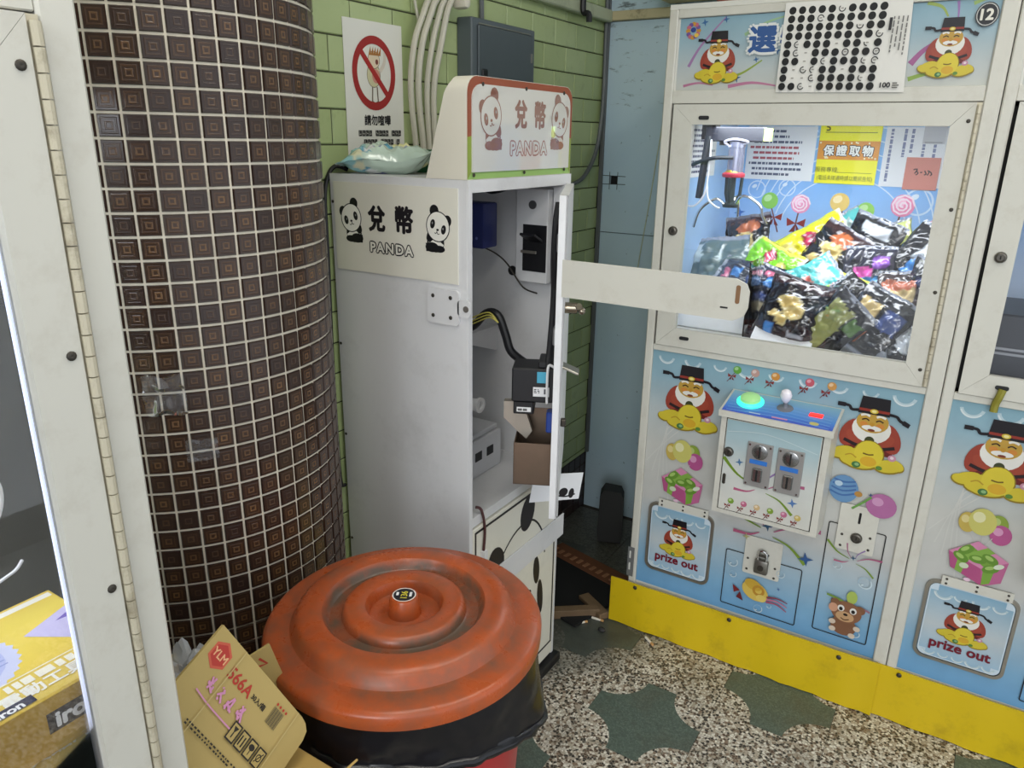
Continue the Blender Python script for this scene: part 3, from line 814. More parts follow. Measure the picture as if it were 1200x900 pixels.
def header_print(P, number):
    a = Art((0, 0.004, 0), (1, 0, 0), (0, 0, 1))
    a.grad(.030, .745, [(1.672, (206, 208, 200)), (1.72, (196, 204, 204)), (1.79, (160, 188, 200)), (1.846, (140, 176, 192))])
    for p_, c, w_ in (([(.06, 1.73), (.09, 1.78), (.15, 1.845)], (170, 130, 176), .008), ([(.15, 1.70), (.20, 1.71), (.25, 1.74)], (150, 172, 70), .008), ([(.05, 1.683), (.09, 1.690), (.13, 1.684)], (196, 128, 160), .007), ([(.17, 1.680), (.23, 1.688), (.29, 1.680)], (196, 128, 160), .009),
                      ([(.20, 1.80), (.25, 1.825), (.30, 1.838)], (160, 196, 150), .008), ([(.60, 1.845), (.63, 1.835), (.645, 1.815)], (160, 180, 90), .008), ([(.585, 1.72), (.61, 1.75), (.65, 1.775)], (170, 100, 150), .014), ([(.585, 1.688), (.63, 1.70), (.70, 1.70)], (150, 180, 80), .010), ([(.66, 1.845), (.663, 1.83), (.665, 1.81)], (160, 120, 180), .006), ([(.69, 1.838), (.71, 1.845), (.72, 1.846)], (160, 190, 110), .008)):
        a.stroke(p_, w_, c, taper=.6)
    for x_, y_, r_ in ((.095, 1.834, .010), (.150, 1.838, .009), (.19, 1.700, .012), (.235, 1.742, .008), (.285, 1.76, .010)): a.star4(x_, y_, r_, (60, 108, 160))
    for k in range(12):
        t = k * math.pi / 6; a.ell(.066 + .014 * math.cos(t), 1.816 + .016 * math.sin(t), .006, .005, [(206, 150, 60), (120, 90, 160), (200, 110, 130)][k % 3])
    a.ell(.066, 1.818, .007, .006, (50, 70, 150)); a.ell(.075, 1.805, .006, .005, (240, 200, 80))
    fortune_man(a, .137, 1.690, .122); fortune_man(a, .658, 1.692, .120)
    if number:
        for ch, x_ in (('選', .247), ('物', .322)):
            a.text(ch, x_, 1.787, .056, (236, 238, 236), .16, 1.08); a.text(ch, x_, 1.787, .056, (36, 84, 150), .045, 1.08)
        a.ell(.719, 1.814, .0225, .0245, (40, 40, 44)); a.ell(.719, 1.814, .0205, .0225, (190, 190, 186)); a.ell(.719, 1.814, .0185, .0205, (26, 26, 30)); a.text(number, .719, 1.814, .021, (236, 232, 220), .05)
    return a.build('header_print', P, M_PANELB)

def rail_quad(P, name, quad, y0, y1, m):
    """one mitred frame member from its front outline"""
    return MB().prism(quad, lambda a_, b_, d: (a_, d, b_), y0, y1).build(name, m, P, smooth=20)

def screw_mesh(r=0.0045, h=0.0022):
    return MB().lathe([(r, 0), (r, h * .5), (r * .7, h), (r * .25, h * 1.05), (1e-5, h * .8)], 12).mesh('screw', M_ZINC, 40)
SCREW = screw_mesh()
def screw(P, x, y, z, face='-y', s=1.0):
    rot = {'-y': (math.pi / 2, 0, 0), '+x': (0, math.pi / 2, 0), 'z': (0, 0, 0)}[face]
    o = inst('screw', SCREW, P, (x, y, z), rot); o.scale = (s, s, s); return o

def lock_cyl(P, x, z, y=-0.008, r=0.011, name='lock'):
    b = MB()
    b.M = Matrix.Translation((x, y, z)) @ Matrix.Rotation(math.pi / 2, 4, 'X')
    b.lathe([(r * 1.15, 0), (r * 1.15, .004), (r, .008), (r * .75, .009), (r * .7, .006), (1e-5, .006)], 20)
    b.box(-.0012, -.004, .006, .0012, .004, .0075, 1)
    return b.build(name, [mat('dull_lock', (92, 88, 82), 0.35, metal=0.8), M_DARK], P)

def claw_machine(loc, rz, label, number=None, side_glass=None, detail=True, DECK=1.0, drop=0.0, D=MD):
    P = empty('claw_machine', loc, rz)
    tag(P, label, 'claw machine', 'claw machines')
    W = MW
    # carcass
    sh = MB()
    for s_, x0, x1 in (('L', .0005, .012), ('R', W - .012, W - .0005)):
        if side_glass == s_:
            sh.box(x0, .03, 0.01, x1, D, DECK + .02); sh.box(x0, .03, 1.60, x1, D, 1.868); sh.box(x0, D - .03, DECK + .02, x1, D, 1.60); sh.box(x0, .03, DECK + .02, x1, .045, 1.60)
        else: sh.box(x0, .03, 0.01, x1, D, 1.868)
    sh.box(.012, D - .012, .01, W - .012, D, 1.868); sh.box(.0, .0, 1.868, W, D, 1.880)
    sh.box(.012, .03, DECK - .02, W - .012, D - .012, DECK); sh.box(.012, .03, 1.60, W - .012, D - .012, 1.615)
    sh.box(.012, .010, .01, W - .012, .03, .955 - drop); sh.box(.012, .010, 1.64, W - .012, .03, 1.866)
    sh.build('carcass', M_SHELL, P, smooth=20)
    if side_glass:
        x0 = .005 if side_glass == 'L' else W - .009
        box_obj('side_pane', M_GLASS, P, x0, .046, DECK + .021, x0 + .004, D - .031, 1.599)
    # black strips stand in for the shadow in the gaps around the door
    g = MB().box(.020, .012, .960 - drop, .033, .016, 1.66).box(.735, .012, .960 - drop, .760, .016, 1.66).box(.02, .012, .960 - drop, .76, .016, .985 - drop).box(.02, .012, 1.630, .76, .016, 1.66)
    g.build('door_gap_shade', M_DARK, P)
    # uprights and rails
    box_obj('post', M_WHITE, P, 0, -.004, .0, .0245, .03, 1.868, b=.003)
    box_obj('post', M_WHITE, P, .7435, -.004, .0, W, .03, 1.868, b=.003)
    for z0, z1 in ((1.847, 1.8675), (1.6395, 1.672), (.9575 - drop, .9755 - drop)):
        box_obj('rail', M_WHITE, P, .0247, -.002, z0, .7433, .03, z1, b=.0015)
    box_obj('sheet', M_SHELL, P, .0247, .0045, .01, .7433, .010, .957 - drop); box_obj('sheet', M_SHELL, P, .0247, .0045, 1.672, .7433, .010, 1.846)
    lower_print(P, 3 if number else 5, True).location.z = -drop
    header_print(P, number)
    # glazed door
    Dr = empty('door'); Dr.parent = P
    X0, X1, Z0, Z1 = .0325, .7325, .9775 - drop, 1.6375
    x0, x1, z0, z1 = .0870, .6885, 1.0310 - drop, 1.5870
    yf, yb = -.007, .014
    e = .0004
    rail_quad(Dr, 'frame_rail', [(X0, Z1), (X1, Z1), (x1 - e, z1), (x0 + e, z1)], yf, yb, M_WHITE)
    rail_quad(Dr, 'frame_rail', [(X0, Z0), (X1, Z0), (x1 - e, z0), (x0 + e, z0)], yf, yb, M_WHITE)
    rail_quad(Dr, 'frame_rail', [(X0, Z0 + e), (X0, Z1 - e), (x0, z1 - e), (x0, z0 + e)], yf, yb, M_WHITE)
    rail_quad(Dr, 'frame_rail', [(X1, Z0 + e), (X1, Z1 - e), (x1, z1 - e), (x1, z0 + e)], yf, yb, M_WHITE)
    box_obj('pane', M_GLASS, Dr, x0 - .004, .005, z0 - .004, x1 + .004, .008, z1 + .004)
    hg = MB()
    n = int(round((Z1 - Z0) / .0205))
    for k in range(n):
        za = Z0 + .004 + (Z1 - Z0 - .008) * k / n; zb = Z0 + .004 + (Z1 - Z0 - .008) * (k + 1) / n - .0012
        hg.cyl((.7385, -.0085, za), (.7385, -.0085, zb), .0045, n=10)
    hg.box(.7325, -.0045, Z0, .7435, -.003, Z1)
    hg.build('hinge', mat('painted_hinge', (188, 180, 158), 0.45, metal=0.2, dirt=(96, 80, 52), dscale=30, damt=0.7), Dr)
    for k in range(4): screw(Dr, .7225, -.007, 1.598 - (.1927 + drop / 3) * k)
    lock_cyl(Dr, .059, 1.307)
    for z in (1.604, 1.006 - drop):
        s = MB().prism(rrect(.104, z - .005, .132, z + .005, .0045), lambda a_, b_, d: (a_, d, b_), -.0095, -.006).build('latch_slot', M_BLACK, Dr)
    # kick board of yellow corrugated plastic with its screws
    kb = MB(); rd = random.Random(len(bpy.data.objects))
    kx0, kx1 = (-.052, .765) if number else (-.026, .776)
    n = 26; yv = -.018 if number else -.006
    vs = []; fs = []
    for k in range(n + 1):
        x = kx0 + (kx1 - kx0) * k / n
        wv = .0025 * math.sin(k * 1.3) + .002 * math.sin(k * 3.1)
        zt = (.168 + .008 * k / n) if number else .170
        for y_, z in ((yv - .004 + wv, .003), (yv - .004 + wv * .4, zt), (yv + wv * .4, zt), (yv + wv, .003)): vs.append((x, y_, z))
    for k in range(n):
        for q in range(4): fs.append((4 * k + q, 4 * k + (q + 1) % 4, 4 * k + 4 + (q + 1) % 4, 4 * k + 4 + q))
    fs += [(0, 1, 2, 3), (4 * n + 3, 4 * n + 2, 4 * n + 1, 4 * n)]
    kbo = kb.add(vs, fs).build('kick_board', M_YBOARD, P)
    for x in (.035, .345, .660): screw(kbo, x, yv - .006, .157, s=1.5)
    if number:
        # grey slotted angle beside the left post
        b = MB().box(-.006, -.006, .182, .016, -.004, .288)
        bo = b.build('slotted_bracket', mat('grey_bracket', (120, 122, 122), 0.45, metal=0.4), P)
        for z in (.205, .248): box_obj('slot', mat('pale_slot', (205, 205, 198), 0.6), bo, .000, -.0066, z, .005, -.0058, z + .026)
    # prize flap: rounded opening frame, tilted acrylic flap with print, hinge strip
    fl = empty('prize_flap', (0, 0, -drop * .3)); fl.parent = P
    FX0, FX1, FZ0, FZ1 = .052, .262, .232, .470
    fr = MB(); o1 = rrect(FX0, FZ0, FX1, FZ1, .026, 6); o2 = rrect(FX0 + .008, FZ0 + .008, FX1 - .008, FZ1 - .008, .020, 6)
    n = len(o1)
    for y_ in (-.004, .004):
        fr.add([(q[0], y_, q[1]) for q in o1] + [(q[0], y_, q[1]) for q in o2], [(k, (k + 1) % n, n + (k + 1) % n, n + k) for k in range(n)])
    k0 = 0
    for base in (0, n):
        fr.f += [(base + k, base + (k + 1) % n, 2 * n + base + (k + 1) % n, 2 * n + base + k) for k in range(n)]; fr.m += [0] * n
    fr.build('flap_frame', M_STEEL, fl)
    fp = rrect(FX0 + .010, FZ0 + .010, FX1 - .010, FZ1 - .010, .019, 6)
    MB().prism(fp, lambda a_, b_, d: (a_, d, b_), -.0025, .0015).build('flap', mat('flap_acrylic', (190, 205, 216), 0.2, coat=0.4), fl)
    a = Art((0, -.0026, 0), (1, 0, 0), (0, 0, 1))
    pts = rrect(FX0 + .012, FZ0 + .012, FX1 - .012, FZ1 - .012, .018, 6)
    ys = [q[1] for q in pts]
    def gc(z):
        t = (z - min(ys)) / (max(ys) - min(ys)); A, B, C = (160, 196, 222), (204, 212, 214), (140, 182, 208)
        return tuple(int(A[i] + (B[i] - A[i]) * t * 2) if t < .5 else int(B[i] + (C[i] - B[i]) * (t - .5) * 2) for i in range(3))
    a.grad(FX0 + .030, FX1 - .030, [(FZ0 + .013, gc(FZ0 + .013)), (FZ0 + .11, gc(FZ0 + .11)), (FZ1 - .013, gc(FZ1 - .013))])
    a.grad(FX0 + .013, FX0 + .030, [(FZ0 + .030, gc(FZ0 + .03)), (FZ0 + .11, gc(FZ0 + .11)), (FZ1 - .030, gc(FZ1 - .03))]); a.grad(FX1 - .030, FX1 - .013, [(FZ0 + .030, gc(FZ0 + .03)), (FZ0 + .11, gc(FZ0 + .11)), (FZ1 - .030, gc(FZ1 - .03))])
    rd2 = random.Random(2)
    crescents(a, FX0 + .02, FX1 - .02, FZ1 - .035, .022, 4, rd2); crescents(a, FX0 + .02, FX1 - .02, FZ0 + .026, .018, 5, rd2)
    fortune_man(a, .157, .305, .125)
    a.text('prize out', .157, .284, .034, (122, 22, 44), .035, 0.98)
    a.build('flap_print', fl, M_PANELB)
    hs = MB().prism([(.082, .474), (.240, .452), (.240, .470), (.082, .492)] if False else [(.084, .462), (.242, .462), (.242, .488), (.084, .488)], lambda a_, b_, d: (a_, d, b_), -.0065, -.0045).build('hinge_strip', M_WHITE, fl)
    for x in (.095, .163, .231): screw(fl, x, -.0065, .481, s=.7); screw(fl, x, -.0065, .468, s=.7)
    if not detail: return P
    # service doors
    def svc(x0, z0, x1, z1, name='service_door'):
        so = rrect(x0, z0, x1, z1, .006, 3); si = rrect(x0 + .0028, z0 + .0028, x1 - .0028, z1 - .0028, .004, 3); n = len(so)
        b = MB(); y_ = .0036 - .0042
        b.add([(q[0], y_, q[1]) for q in so] + [(q[0], y_, q[1]) for q in si], [(k, (k + 1) % n, n + (k + 1) % n, n + k) for k in range(n)])
        return b.build(name, M_DARK, P, smooth=0, loc=(0, 0, -drop))
    svc(.305, .194, .527, .382); svc(.574, .207, .720, .556)
    def hasp(x0, z0, x1, z1, name):
        o = MB().prism(rrect(x0, z0, x1, z1, .005, 2), lambda a_, b_, d: (a_, d, b_), -.0035, -.0015).build(name, M_WHITE, P, loc=(0, 0, -drop))
        return o
    h1 = hasp(.360, .322, .466, .446, 'hasp_plate')
    for x, z in ((.372, .372), (.372, .336), (.452, .362), (.452, .330)): screw(h1, x, -.0035, z, s=.8)
    MB().tube([(.402, -.003, .398), (.402, -.016, .398), (.428, -.016, .398), (.428, -.003, .398)], .004, 8).build('staple', M_ZINC, h1)
    h2 = hasp(.598, .483, .695, .621, 'hasp_plate')
    for x, z in ((.612, .528), (.612, .494), (.682, .536), (.682, .500)): screw(h2, x, -.0035, z, s=.8)
    lock_cyl(h2, .649, .527, -.0035, .013)
    MB().box(.646, -.006, .570, .652, -.003, .603, b=.0015).build('slot', M_DARK, h2)
    # coin box
    cb = empty('coin_box', (0, 0, -drop)); cb.parent = P
    BX0, BX1, BY0, BZ0, BZ1 = .278, .561, -.108, .548, .862
    b = MB()
    prof = [(0.003, BZ0 - .012), (BY0, BZ0), (BY0, BZ1 - .008), (0.003, BZ1 + .018)]
    b.prism(prof, lambda a_, b_, d: (d, a_, b_), BX0, BX1)
    b.build('box_body', M_WHITE, cb, smooth=20)
    lid = [(0.002, BZ1 + .019), (BY0 - .012, BZ1 - .008), (BY0 - .012, BZ1 - .024), (BY0 - .002, BZ1 - .024), (BY0 - .002, BZ1 - .010), (0.002, BZ1 + .015)]
    MB().prism(lid, lambda a_, b_, d: (d, a_, b_), BX0 - .006, BX1 + .006).build('box_lid', M_WHITE, cb, smooth=20)
    lu = Vector((0, -(BY0 - .010), .027)).normalized()
    a = Art((BX0, BY0 - .011, BZ1 - .0075), (1, 0, 0), lu)
    Lw, Lh = BX1 - BX0, .118
    a.grad(.000, Lw, [(.004, (60, 88, 214)), (.04, (84, 150, 232)), (Lh, (150, 196, 214))])
    for k in range(5): a.stroke([(0.01, .012 + .015 * k), (Lw * .5, .02 + .016 * k), (Lw - .01, .010 + .014 * k)], .003, (120, 176, 240))
    a.ell(.235, .022, .012, .008, (214, 204, 120)); a.rect(.13, .012, .17, .018, (230, 150, 190)); a.rect(.07, .014, .10, .019, (200, 220, 250))
    a.build('lid_print', cb, M_PANELB)
    # door of the coin box
    dp = [(BX0 + .018, BZ0 + .016), (BX1 - .020, BZ0 + .016), (BX1 - .020, BZ1 - .030), (BX0 + .018, BZ1 - .030)]
    MB().box(BX0 + .015, BY0 - .0008, BZ0 + .013, BX1 - .017, BY0 + .002, BZ1 - .027).build('door_gap', M_DARK, cb)
    MB().box(BX0 + .0175, BY0 - .004, BZ0 + .0155, BX1 - .0195, BY0 - .0009, BZ1 - .0295, b=.001).build('coin_door', M_WHITE, cb)
    a = Art((BX0 + .018, BY0 - .0041, BZ0 + .016), (1, 0, 0), (0, 0, 1))
    w_, h_ = BX1 - BX0 - .038, BZ1 - BZ0 - .046
    a.grad(.001, w_ - .001, [(.001, (222, 221, 212)), (h_ * .5, (214, 218, 214)), (h_ * .8, (178, 202, 208)), (h_ - .001, (164, 194, 202))])
    streamers(a, .110, .085, .13); a.star4(.195, .068, .014, (90, 130, 190)); a.star4(.045, .150, .012, (80, 120, 160))
    for k, c in enumerate(((130, 168, 66), (200, 110, 140), (222, 190, 140), (140, 172, 66), (200, 116, 150), (214, 190, 110))): lollipop(a, .034 + .036 * k, .030, .0085, c, lean=-.5)
    a.stroke([(.005, h_ - .035), (.11, h_ - .022), (w_ - .005, h_ - .048)], .002, (206, 222, 224))
    a.build('door_print', cb, M_PANELB)
    lock_cyl(cb, .305 + .004, .738, BY0 - .004, .012)
    MB().box(.300, BY0 - .009, .640, .309, BY0 - .003, .672, b=.003).build('latch_knob', M_ZINC, cb)
    for cx in (.392, .472):
        c = MB()
        c.box(cx - .0335, BY0 - .010, .655, cx + .0335, BY0 - .003, .782, 0, b=.0015)
        c.M = Matrix.Translation((cx + .001, BY0 - .010, .758)) @ Matrix.Rotation(math.pi / 2, 4, 'X')
        c.lathe([(.021, 0), (.021, .003), (.018, .0045), (1e-5, .0045)], 20, mi=1); c.box(-.002, -.016, .0042, .002, .016, .006, 3)
        c.M = Matrix.Identity(4)
        c.box(cx - .023, BY0 - .0115, .722, cx + .023, BY0 - .0095, .734, 2)
        c.box(cx - .012, BY0 - .018, .672, cx + .014, BY0 - .0095, .712, 1, b=.003); c.box(cx - .002, BY0 - .0190, .676, cx + .003, BY0 - .0175, .708, 3)
        for sx in (-.027, .027):
            for z in (.662, .775): c.cyl((cx + sx, BY0 - .012, z), (cx + sx, BY0 - .009, z), .003, n=8, mi=1)
        c.build('coin_acceptor', [mat('coin_plate', (150, 148, 146), 0.4, metal=0.35, var=0.1), mat('coin_metal', (140, 140, 140), 0.25, metal=0.9), mat('blue_label', (46, 110, 190), 0.4), M_DARK], cb)
    # buttons and knob on the lid
    T = Matrix.Translation((BX0 + .058, -.052, BZ1 + .0062)) @ Matrix.Rotation(math.atan2(.027, .118), 4, 'X')
    c = MB(); c.M = T; c.lathe([(.036, 0), (.036, .006), (.032, .010), (.027, .0105)], 28, mi=0); c.lathe([(.0268, .009), (.026, .018), (.018, .024), (1e-5, .026)], 24, mi=1)
    c.build('lit_button', [M_GLOW, M_GLOWTOP], cb)
    T = Matrix.Translation((BX0 + .150, -.050, BZ1 + .0066)) @ Matrix.Rotation(math.atan2(.027, .118), 4, 'X')
    c = MB(); c.M = T; c.lathe([(.022, 0), (.021, .003), (.008, .006), (.006, .010), (.0055, .022)], 20, mi=1); c.lathe([(.005, .020), (.009, .024), (.0145, .034), (.0155, .044), (.012, .054), (.005, .059), (1e-5, .060)], 20, mi=0)
    c.build('joystick', [M_CLEARP, mat('grey_boot', (110, 112, 120), 0.5)], cb)
    MB().box(BX0 + .214, -.066, BZ1 + .002, BX0 + .248, -.046, BZ1 + .0098, b=.001).build('display', M_RUBY, cb)
    return P

m12 = claw_machine((-0.815, 2.044, 0), 0, 'claw machine numbered 12 with a lit window full of snack bags', '12')
area('cabinet_led', (MW / 2, 0.20, 1.588), (R_(10), 0, 0), 0.60, 0.20, 5.8, (0.88, 0.94, 1.0), m12)
box_obj('led_strip', M_LED, m12, .10, .050, 1.591, .68, .075, 1.599)
mr_ = claw_machine((-0.036, 2.044, 0), 0, 'claw machine cut off by the right edge, a dark box behind its glass')
ml_ = claw_machine((-0.690, -0.383, 0), math.pi / 2, 'claw machine with boxed saw blades behind its glass, beside the brown column', side_glass='R', DECK=0.870, drop=.150, D=.622)
area('cabinet_led', (MW / 2, 0.20, 1.588), (R_(10), 0, 0), 0.60, 0.2, 6.0, (0.86, 0.92, 1.0), ml_)
box_obj('led_strip', M_LED, ml_, .10, .050, 1.591, .68, .075, 1.599)
box_obj('led_strip', mat('led_strip_side', (214, 224, 255), 0.4, emit=0.9), ml_, .6862, .0100, .885, .6884, .0140, 1.587)
# ================================================================== INSIDE MACHINE 12
IB = MD - 0.0125                    # inner back face, machine depth coordinate
def blue_poster(P, seed):
    a = Art((0, IB, 0), (1, 0, 0), (0, 0, 1))
    rd = random.Random(seed)
    a.grad(.013, MW - .013, [(1.001, (206, 222, 244)), (1.20, (190, 212, 244)), (1.33, (150, 192, 242)), (1.44, (128, 182, 240)), (1.598, (150, 196, 242))])
    for k in range(6):
        c = (214, 230, 250)
        a.ring(.385 + .008 * k, 1.24 + .012 * k, .20 + .027 * k, .2035 + .027 * k, c, 15, 165, 40)
    for x, y, r in ((.60, 1.375, .042), (.10, 1.39, .03), (.20, 1.40, .028), (.42, 1.31, .03), (.66, 1.30, .028), (.50, 1.27, .02)):
        a.ring(x, y, r * .86, r, (206, 226, 250), 0, 360, 24); a.ell(x - r * .3, y + r * .35, r * .3, r * .2, (226, 238, 252), .5, 12)
    for x, y, r, c, sw in ((.148, 1.355, .024, (140, 206, 90), False), (.250, 1.350, .027, (240, 150, 190), True), (.372, 1.362, .026, (240, 206, 120), False), (.453, 1.340, .023, (150, 212, 90), False), (.558, 1.362, .030, (240, 140, 180), True), (.665, 1.30, .026, (240, 160, 190), True)):
        lollipop(a, x, y, r * 1.15, c, sw, lean=.35 if c[1] > 200 and not sw else -.12)
    a.star4(.05, 1.31, .02, (60, 110, 190)); a.star4(.70, 1.33, .02, (60, 110, 190))
    return a.build('back_poster', P, M_POSTER)
blue_poster(m12, 1); blue_poster(mr_, 2)
# printed liner on the inner left side of machine 12
a = Art((.0122, 0, 0), (0, 1, 0), (0, 0, 1))
a.grad(.032, IB, [(1.001, (206, 222, 244)), (1.25, (170, 204, 244)), (1.44, (160, 198, 242)), (1.598, (190, 214, 246))])
a.build('side_poster', m12, M_POSTER)
# sloping foam deck under the bags, and the clear prize chute
M_FOAM = mat('white_foam', (236, 238, 240), 0.8, var=0.04, vscale=60, bump=0.4, bscale=90)
MB().prism([(.17, 1.001), (IB - .002, 1.001), (IB - .002, 1.12)], lambda a_, b_, d: (d, a_, b_), .30, MW - .014).build('sloped_deck', M_FOAM, m12, smooth=0)
ch = MB()
for x0, y0, x1, y1 in ((.014, .170, .270, .174), (.270, .034, .274, .174)):
    ch.box(x0, y0, 1.001, x1, y1, 1.235)
ch.build('prize_chute', M_ACRYL, m12, smooth=0)
MB().box(.016, .150, 1.001, .262, .168, 1.072, b=.004).build('chute_foam', M_FOAM, m12)
MB().prism([(.06, 1.0005), (.17, 1.0005), (.16, 1.035), (.12, 1.05), (.07, 1.02)], lambda a_, b_, d: (d, a_, b_), .285, .45).build('chute_foam', M_FOAM, m12)

def sheet(name, label, cat, corners, fn, m=None, group=None, thick=.0006):
    """a flat printed sheet: corners O, U, V, size; its print is one child"""
    O, U, V, w_, h_ = corners
    O = Vector(O); U = Vector(U).normalized(); V = Vector(V).normalized(); N = U.cross(V)
    b = MB()
    b.prism([(0, 0), (w_, 0), (w_, h_), (0, h_)], lambda x, y, d: O + U * x + V * y + N * d, 0, thick)
    o = b.build(name, m, smooth=0)
    a = Art(O + N * thick, U, V); fn(a, w_, h_); a.build('print', o, M_POSTER)
    return tag(o, label, cat, group)
M_PAPER = mat('white_paper', (228, 229, 232), 0.7, var=0.03)
wp = lambda lx, z, ly=IB - .002: (-0.815 + lx, 2.044 + ly, z)
def pr_rules(seed, hot):
    def f(a, w_, h_):
        n = 9
        for k in range(n):
            y = h_ * (0.93 - .1 * k)
            col = (176, 84, 96) if k in hot else (84, 90, 116)
            a.marks(w_ * .05 + (.012 if k % 3 else 0), y - h_ * .045, w_ * .97, y, 1, col, 1.0, seed * 31 + k)
    return f
sheet('rule_sheet', 'wide white rules sheet with red and black lines beside the yellow card', 'paper sheet', (wp(.052, 1.424), (1, 0, 0), (0, 0, 1), .222, .172), pr_rules(1, (3, 4, 5)), M_PAPER)
def pr_vert(a, w_, h_):
    for k, xx in enumerate((.08, .30, .42, .62, .80)): a.marks(w_ * xx, h_ * (.05 if k == 0 else .3), w_ * xx + .010, h_ * .97, 1, (120, 126, 160), .8, 70 + k, vert=True)
sheet('rule_sheet', 'white sheet of upright columns of text right of the yellow card', 'paper sheet', (wp(.478, 1.418), (1, 0, 0), (0, 0, 1), .170, .178), pr_vert, M_PAPER)
sheet('rule_sheet', 'white rules sheet on the inner side wall behind the claw', 'paper sheet', ((-0.815 + .0145, 2.044 + .20, 1.44), (0, 1, 0), (0, 0, 1), .24, .15), pr_rules(4, ()), M_PAPER)
def pr_card(a, w_, h_):
    a.rect(0, h_ * .42, w_, h_ * .745, (232, 156, 60))
    rd = random.Random(5)
    for k in range(14): a.ell(rd.uniform(.02, .98) * w_, h_ * rd.choice((.45, .71, .72, .47)), .003, .003, (250, 240, 200), 0, 8)
    a.text('保證取物', w_ / 2, h_ * .58, .031, (60, 54, 60), .12, .96); a.text('保證取物', w_ / 2, h_ * .58, .031, (250, 250, 244), .04, .96)
    a.rect(w_ * .09, h_ * .885, w_ * .93, h_ * .895, (70, 66, 30)); a.stroke([(w_ * .10, h_ * .985), (w_ * .15, h_ * .97), (w_ * .15, h_ * .93), (w_ * .10, h_ * .925)], .004, (70, 66, 30))
    a.text('服務專線:', w_ * .19, h_ * .245, .016, (96, 100, 40), 0.0); a.rect(w_ * .34, h_ * .195, w_ * .93, h_ * .202, (96, 100, 40))
    a.text('(電話未接通時請以簡訊告知)', w_ * .5, h_ * .095, .018, (104, 108, 40), 0.0, .80)
sheet('notice_card', 'bright yellow card with an orange band of white characters', 'notice', (wp(.283, 1.420, IB - .004), (1, 0, 0), (0, 0, 1), .183, .178), pr_card, mat('yellow_card', (246, 240, 40), 0.5))
def pr_note(a, w_, h_):
    for p_ in ([(.25, .62), (.36, .64), (.30, .50)], [(.33, .60), (.40, .52), (.34, .46)], [(.46, .54), (.52, .55)], [(.58, .60), (.64, .50), (.58, .47)], [(.66, .60), (.72, .58), (.68, .46)], [(.74, .58), (.80, .50), (.76, .45)]):
        a.stroke([(x * w_, y * h_) for x, y in p_], .0035, (60, 44, 44))
sheet('paper_note', 'small dusky pink handwritten note stuck inside the lit window', 'note', (wp(.547, 1.412, IB - .005), (1, 0, 0), (0, 0, 1), .094, .096), pr_note, mat('pink_paper', (206, 132, 118), 0.6, var=0.05))
sheet('sticker', 'blank grey square sticker in the top corner of the lit window', 'sticker', (wp(.582, 1.548, IB - .005), (1, 0, 0), (0, 0, 1), .060, .050), lambda a, w_, h_: a.rect(w_ * .1, h_ * .04, w_ * .9, h_ * .12, (150, 150, 154)), mat('grey_sticker', (188, 188, 192), 0.5))

# claw carriage of machine 12 (machine coordinates)
cl = empty('claw'); cl.parent = m12
MB().box(.06, .19, 1.545, .225, .235, 1.585, b=.003).box(.225, .195, 1.548, .240, .232, 1.582, mi=1).build('carriage', [mat('carriage_grey', (40, 42, 52), 0.45), mat('lime_plastic', (178, 206, 116), 0.4)], cl)
MB().box(.045, .20, 1.550, .085, .24, 1.600).box(.10, .200, 1.535, .13, .23, 1.556).build('trolley', M_BLACK, cl)
b = MB().cyl((.150, .21, 1.460), (.150, .21, 1.530), .021, n=20); b.cyl((.150, .21, 1.530), (.150, .21, 1.545), .024, n=20)
for k in range(8):
    t = k * math.pi / 4; b.box(.150 + .021 * math.cos(t) - .002, .21 + .021 * math.sin(t) - .002, 1.462, .150 + .021 * math.cos(t) + .002, .21 + .021 * math.sin(t) + .002, 1.528)
b.build('coil', mat('coil_metal', (150, 152, 172), 0.3, metal=0.7), cl)
MB().tube([(.13, .19, 1.535), (.12, .185, 1.545), (.15, .18, 1.552), (.185, .19, 1.545), (.16, .20, 1.536), (.13, .19, 1.532)], .0035, 6, sub=5).build('wiring', mat('silver_wire', (170, 170, 186), 0.35), cl)
MB().lathe([(1e-4, 1.447), (.030, 1.447), (.032, 1.450), (.032, 1.457), (.026, 1.461), (1e-4, 1.461)], 24, (.147, .21, 0)).build('red_collar', mat('red_collar_plastic', (176, 48, 66), 0.4), cl)
MB().lathe([(1e-4, 1.461), (.024, 1.461), (.020, 1.468), (1e-4, 1.468)], 20, (.147, .21, 0)).build('brass_ring', mat('brass_ring', (196, 170, 70), 0.35, metal=0.6), cl)
b = MB()
for t in (0.5, 2.6, 4.7): b.tube([(.147 + .026 * math.cos(t), .21 + .026 * math.sin(t), 1.446), (.147 + .024 * math.cos(t), .21 + .024 * math.sin(t), 1.40), (.147 + .012 * math.cos(t), .21 + .012 * math.sin(t), 1.372)], .005, 8)
b.lathe([(1e-4, 1.362), (.022, 1.362), (.024, 1.370), (.012, 1.378), (1e-4, 1.378)], 16, (.147, .21, 0)); b.cyl((.147, .21, 1.37), (.147, .21, 1.446), .009, n=12)
b.build('claw_hub', mat('hub_dark', (48, 60, 62), 0.35, metal=0.4), cl)
for pts in ([(.165, .20, 1.375), (.180, .195, 1.395), (.205, .19, 1.394), (.240, .185, 1.372), (.250, .185, 1.345), (.262, .19, 1.322)], [(.130, .20, 1.372), (.110, .195, 1.385), (.085, .19, 1.372), (.062, .185, 1.345), (.050, .185, 1.30)], [(.15, .225, 1.372), (.15, .245, 1.39), (.15, .275, 1.375), (.15, .285, 1.33)]):
    MB().tube(pts, .0038, 8, sub=5).build('claw_finger', M_CHROME, cl)
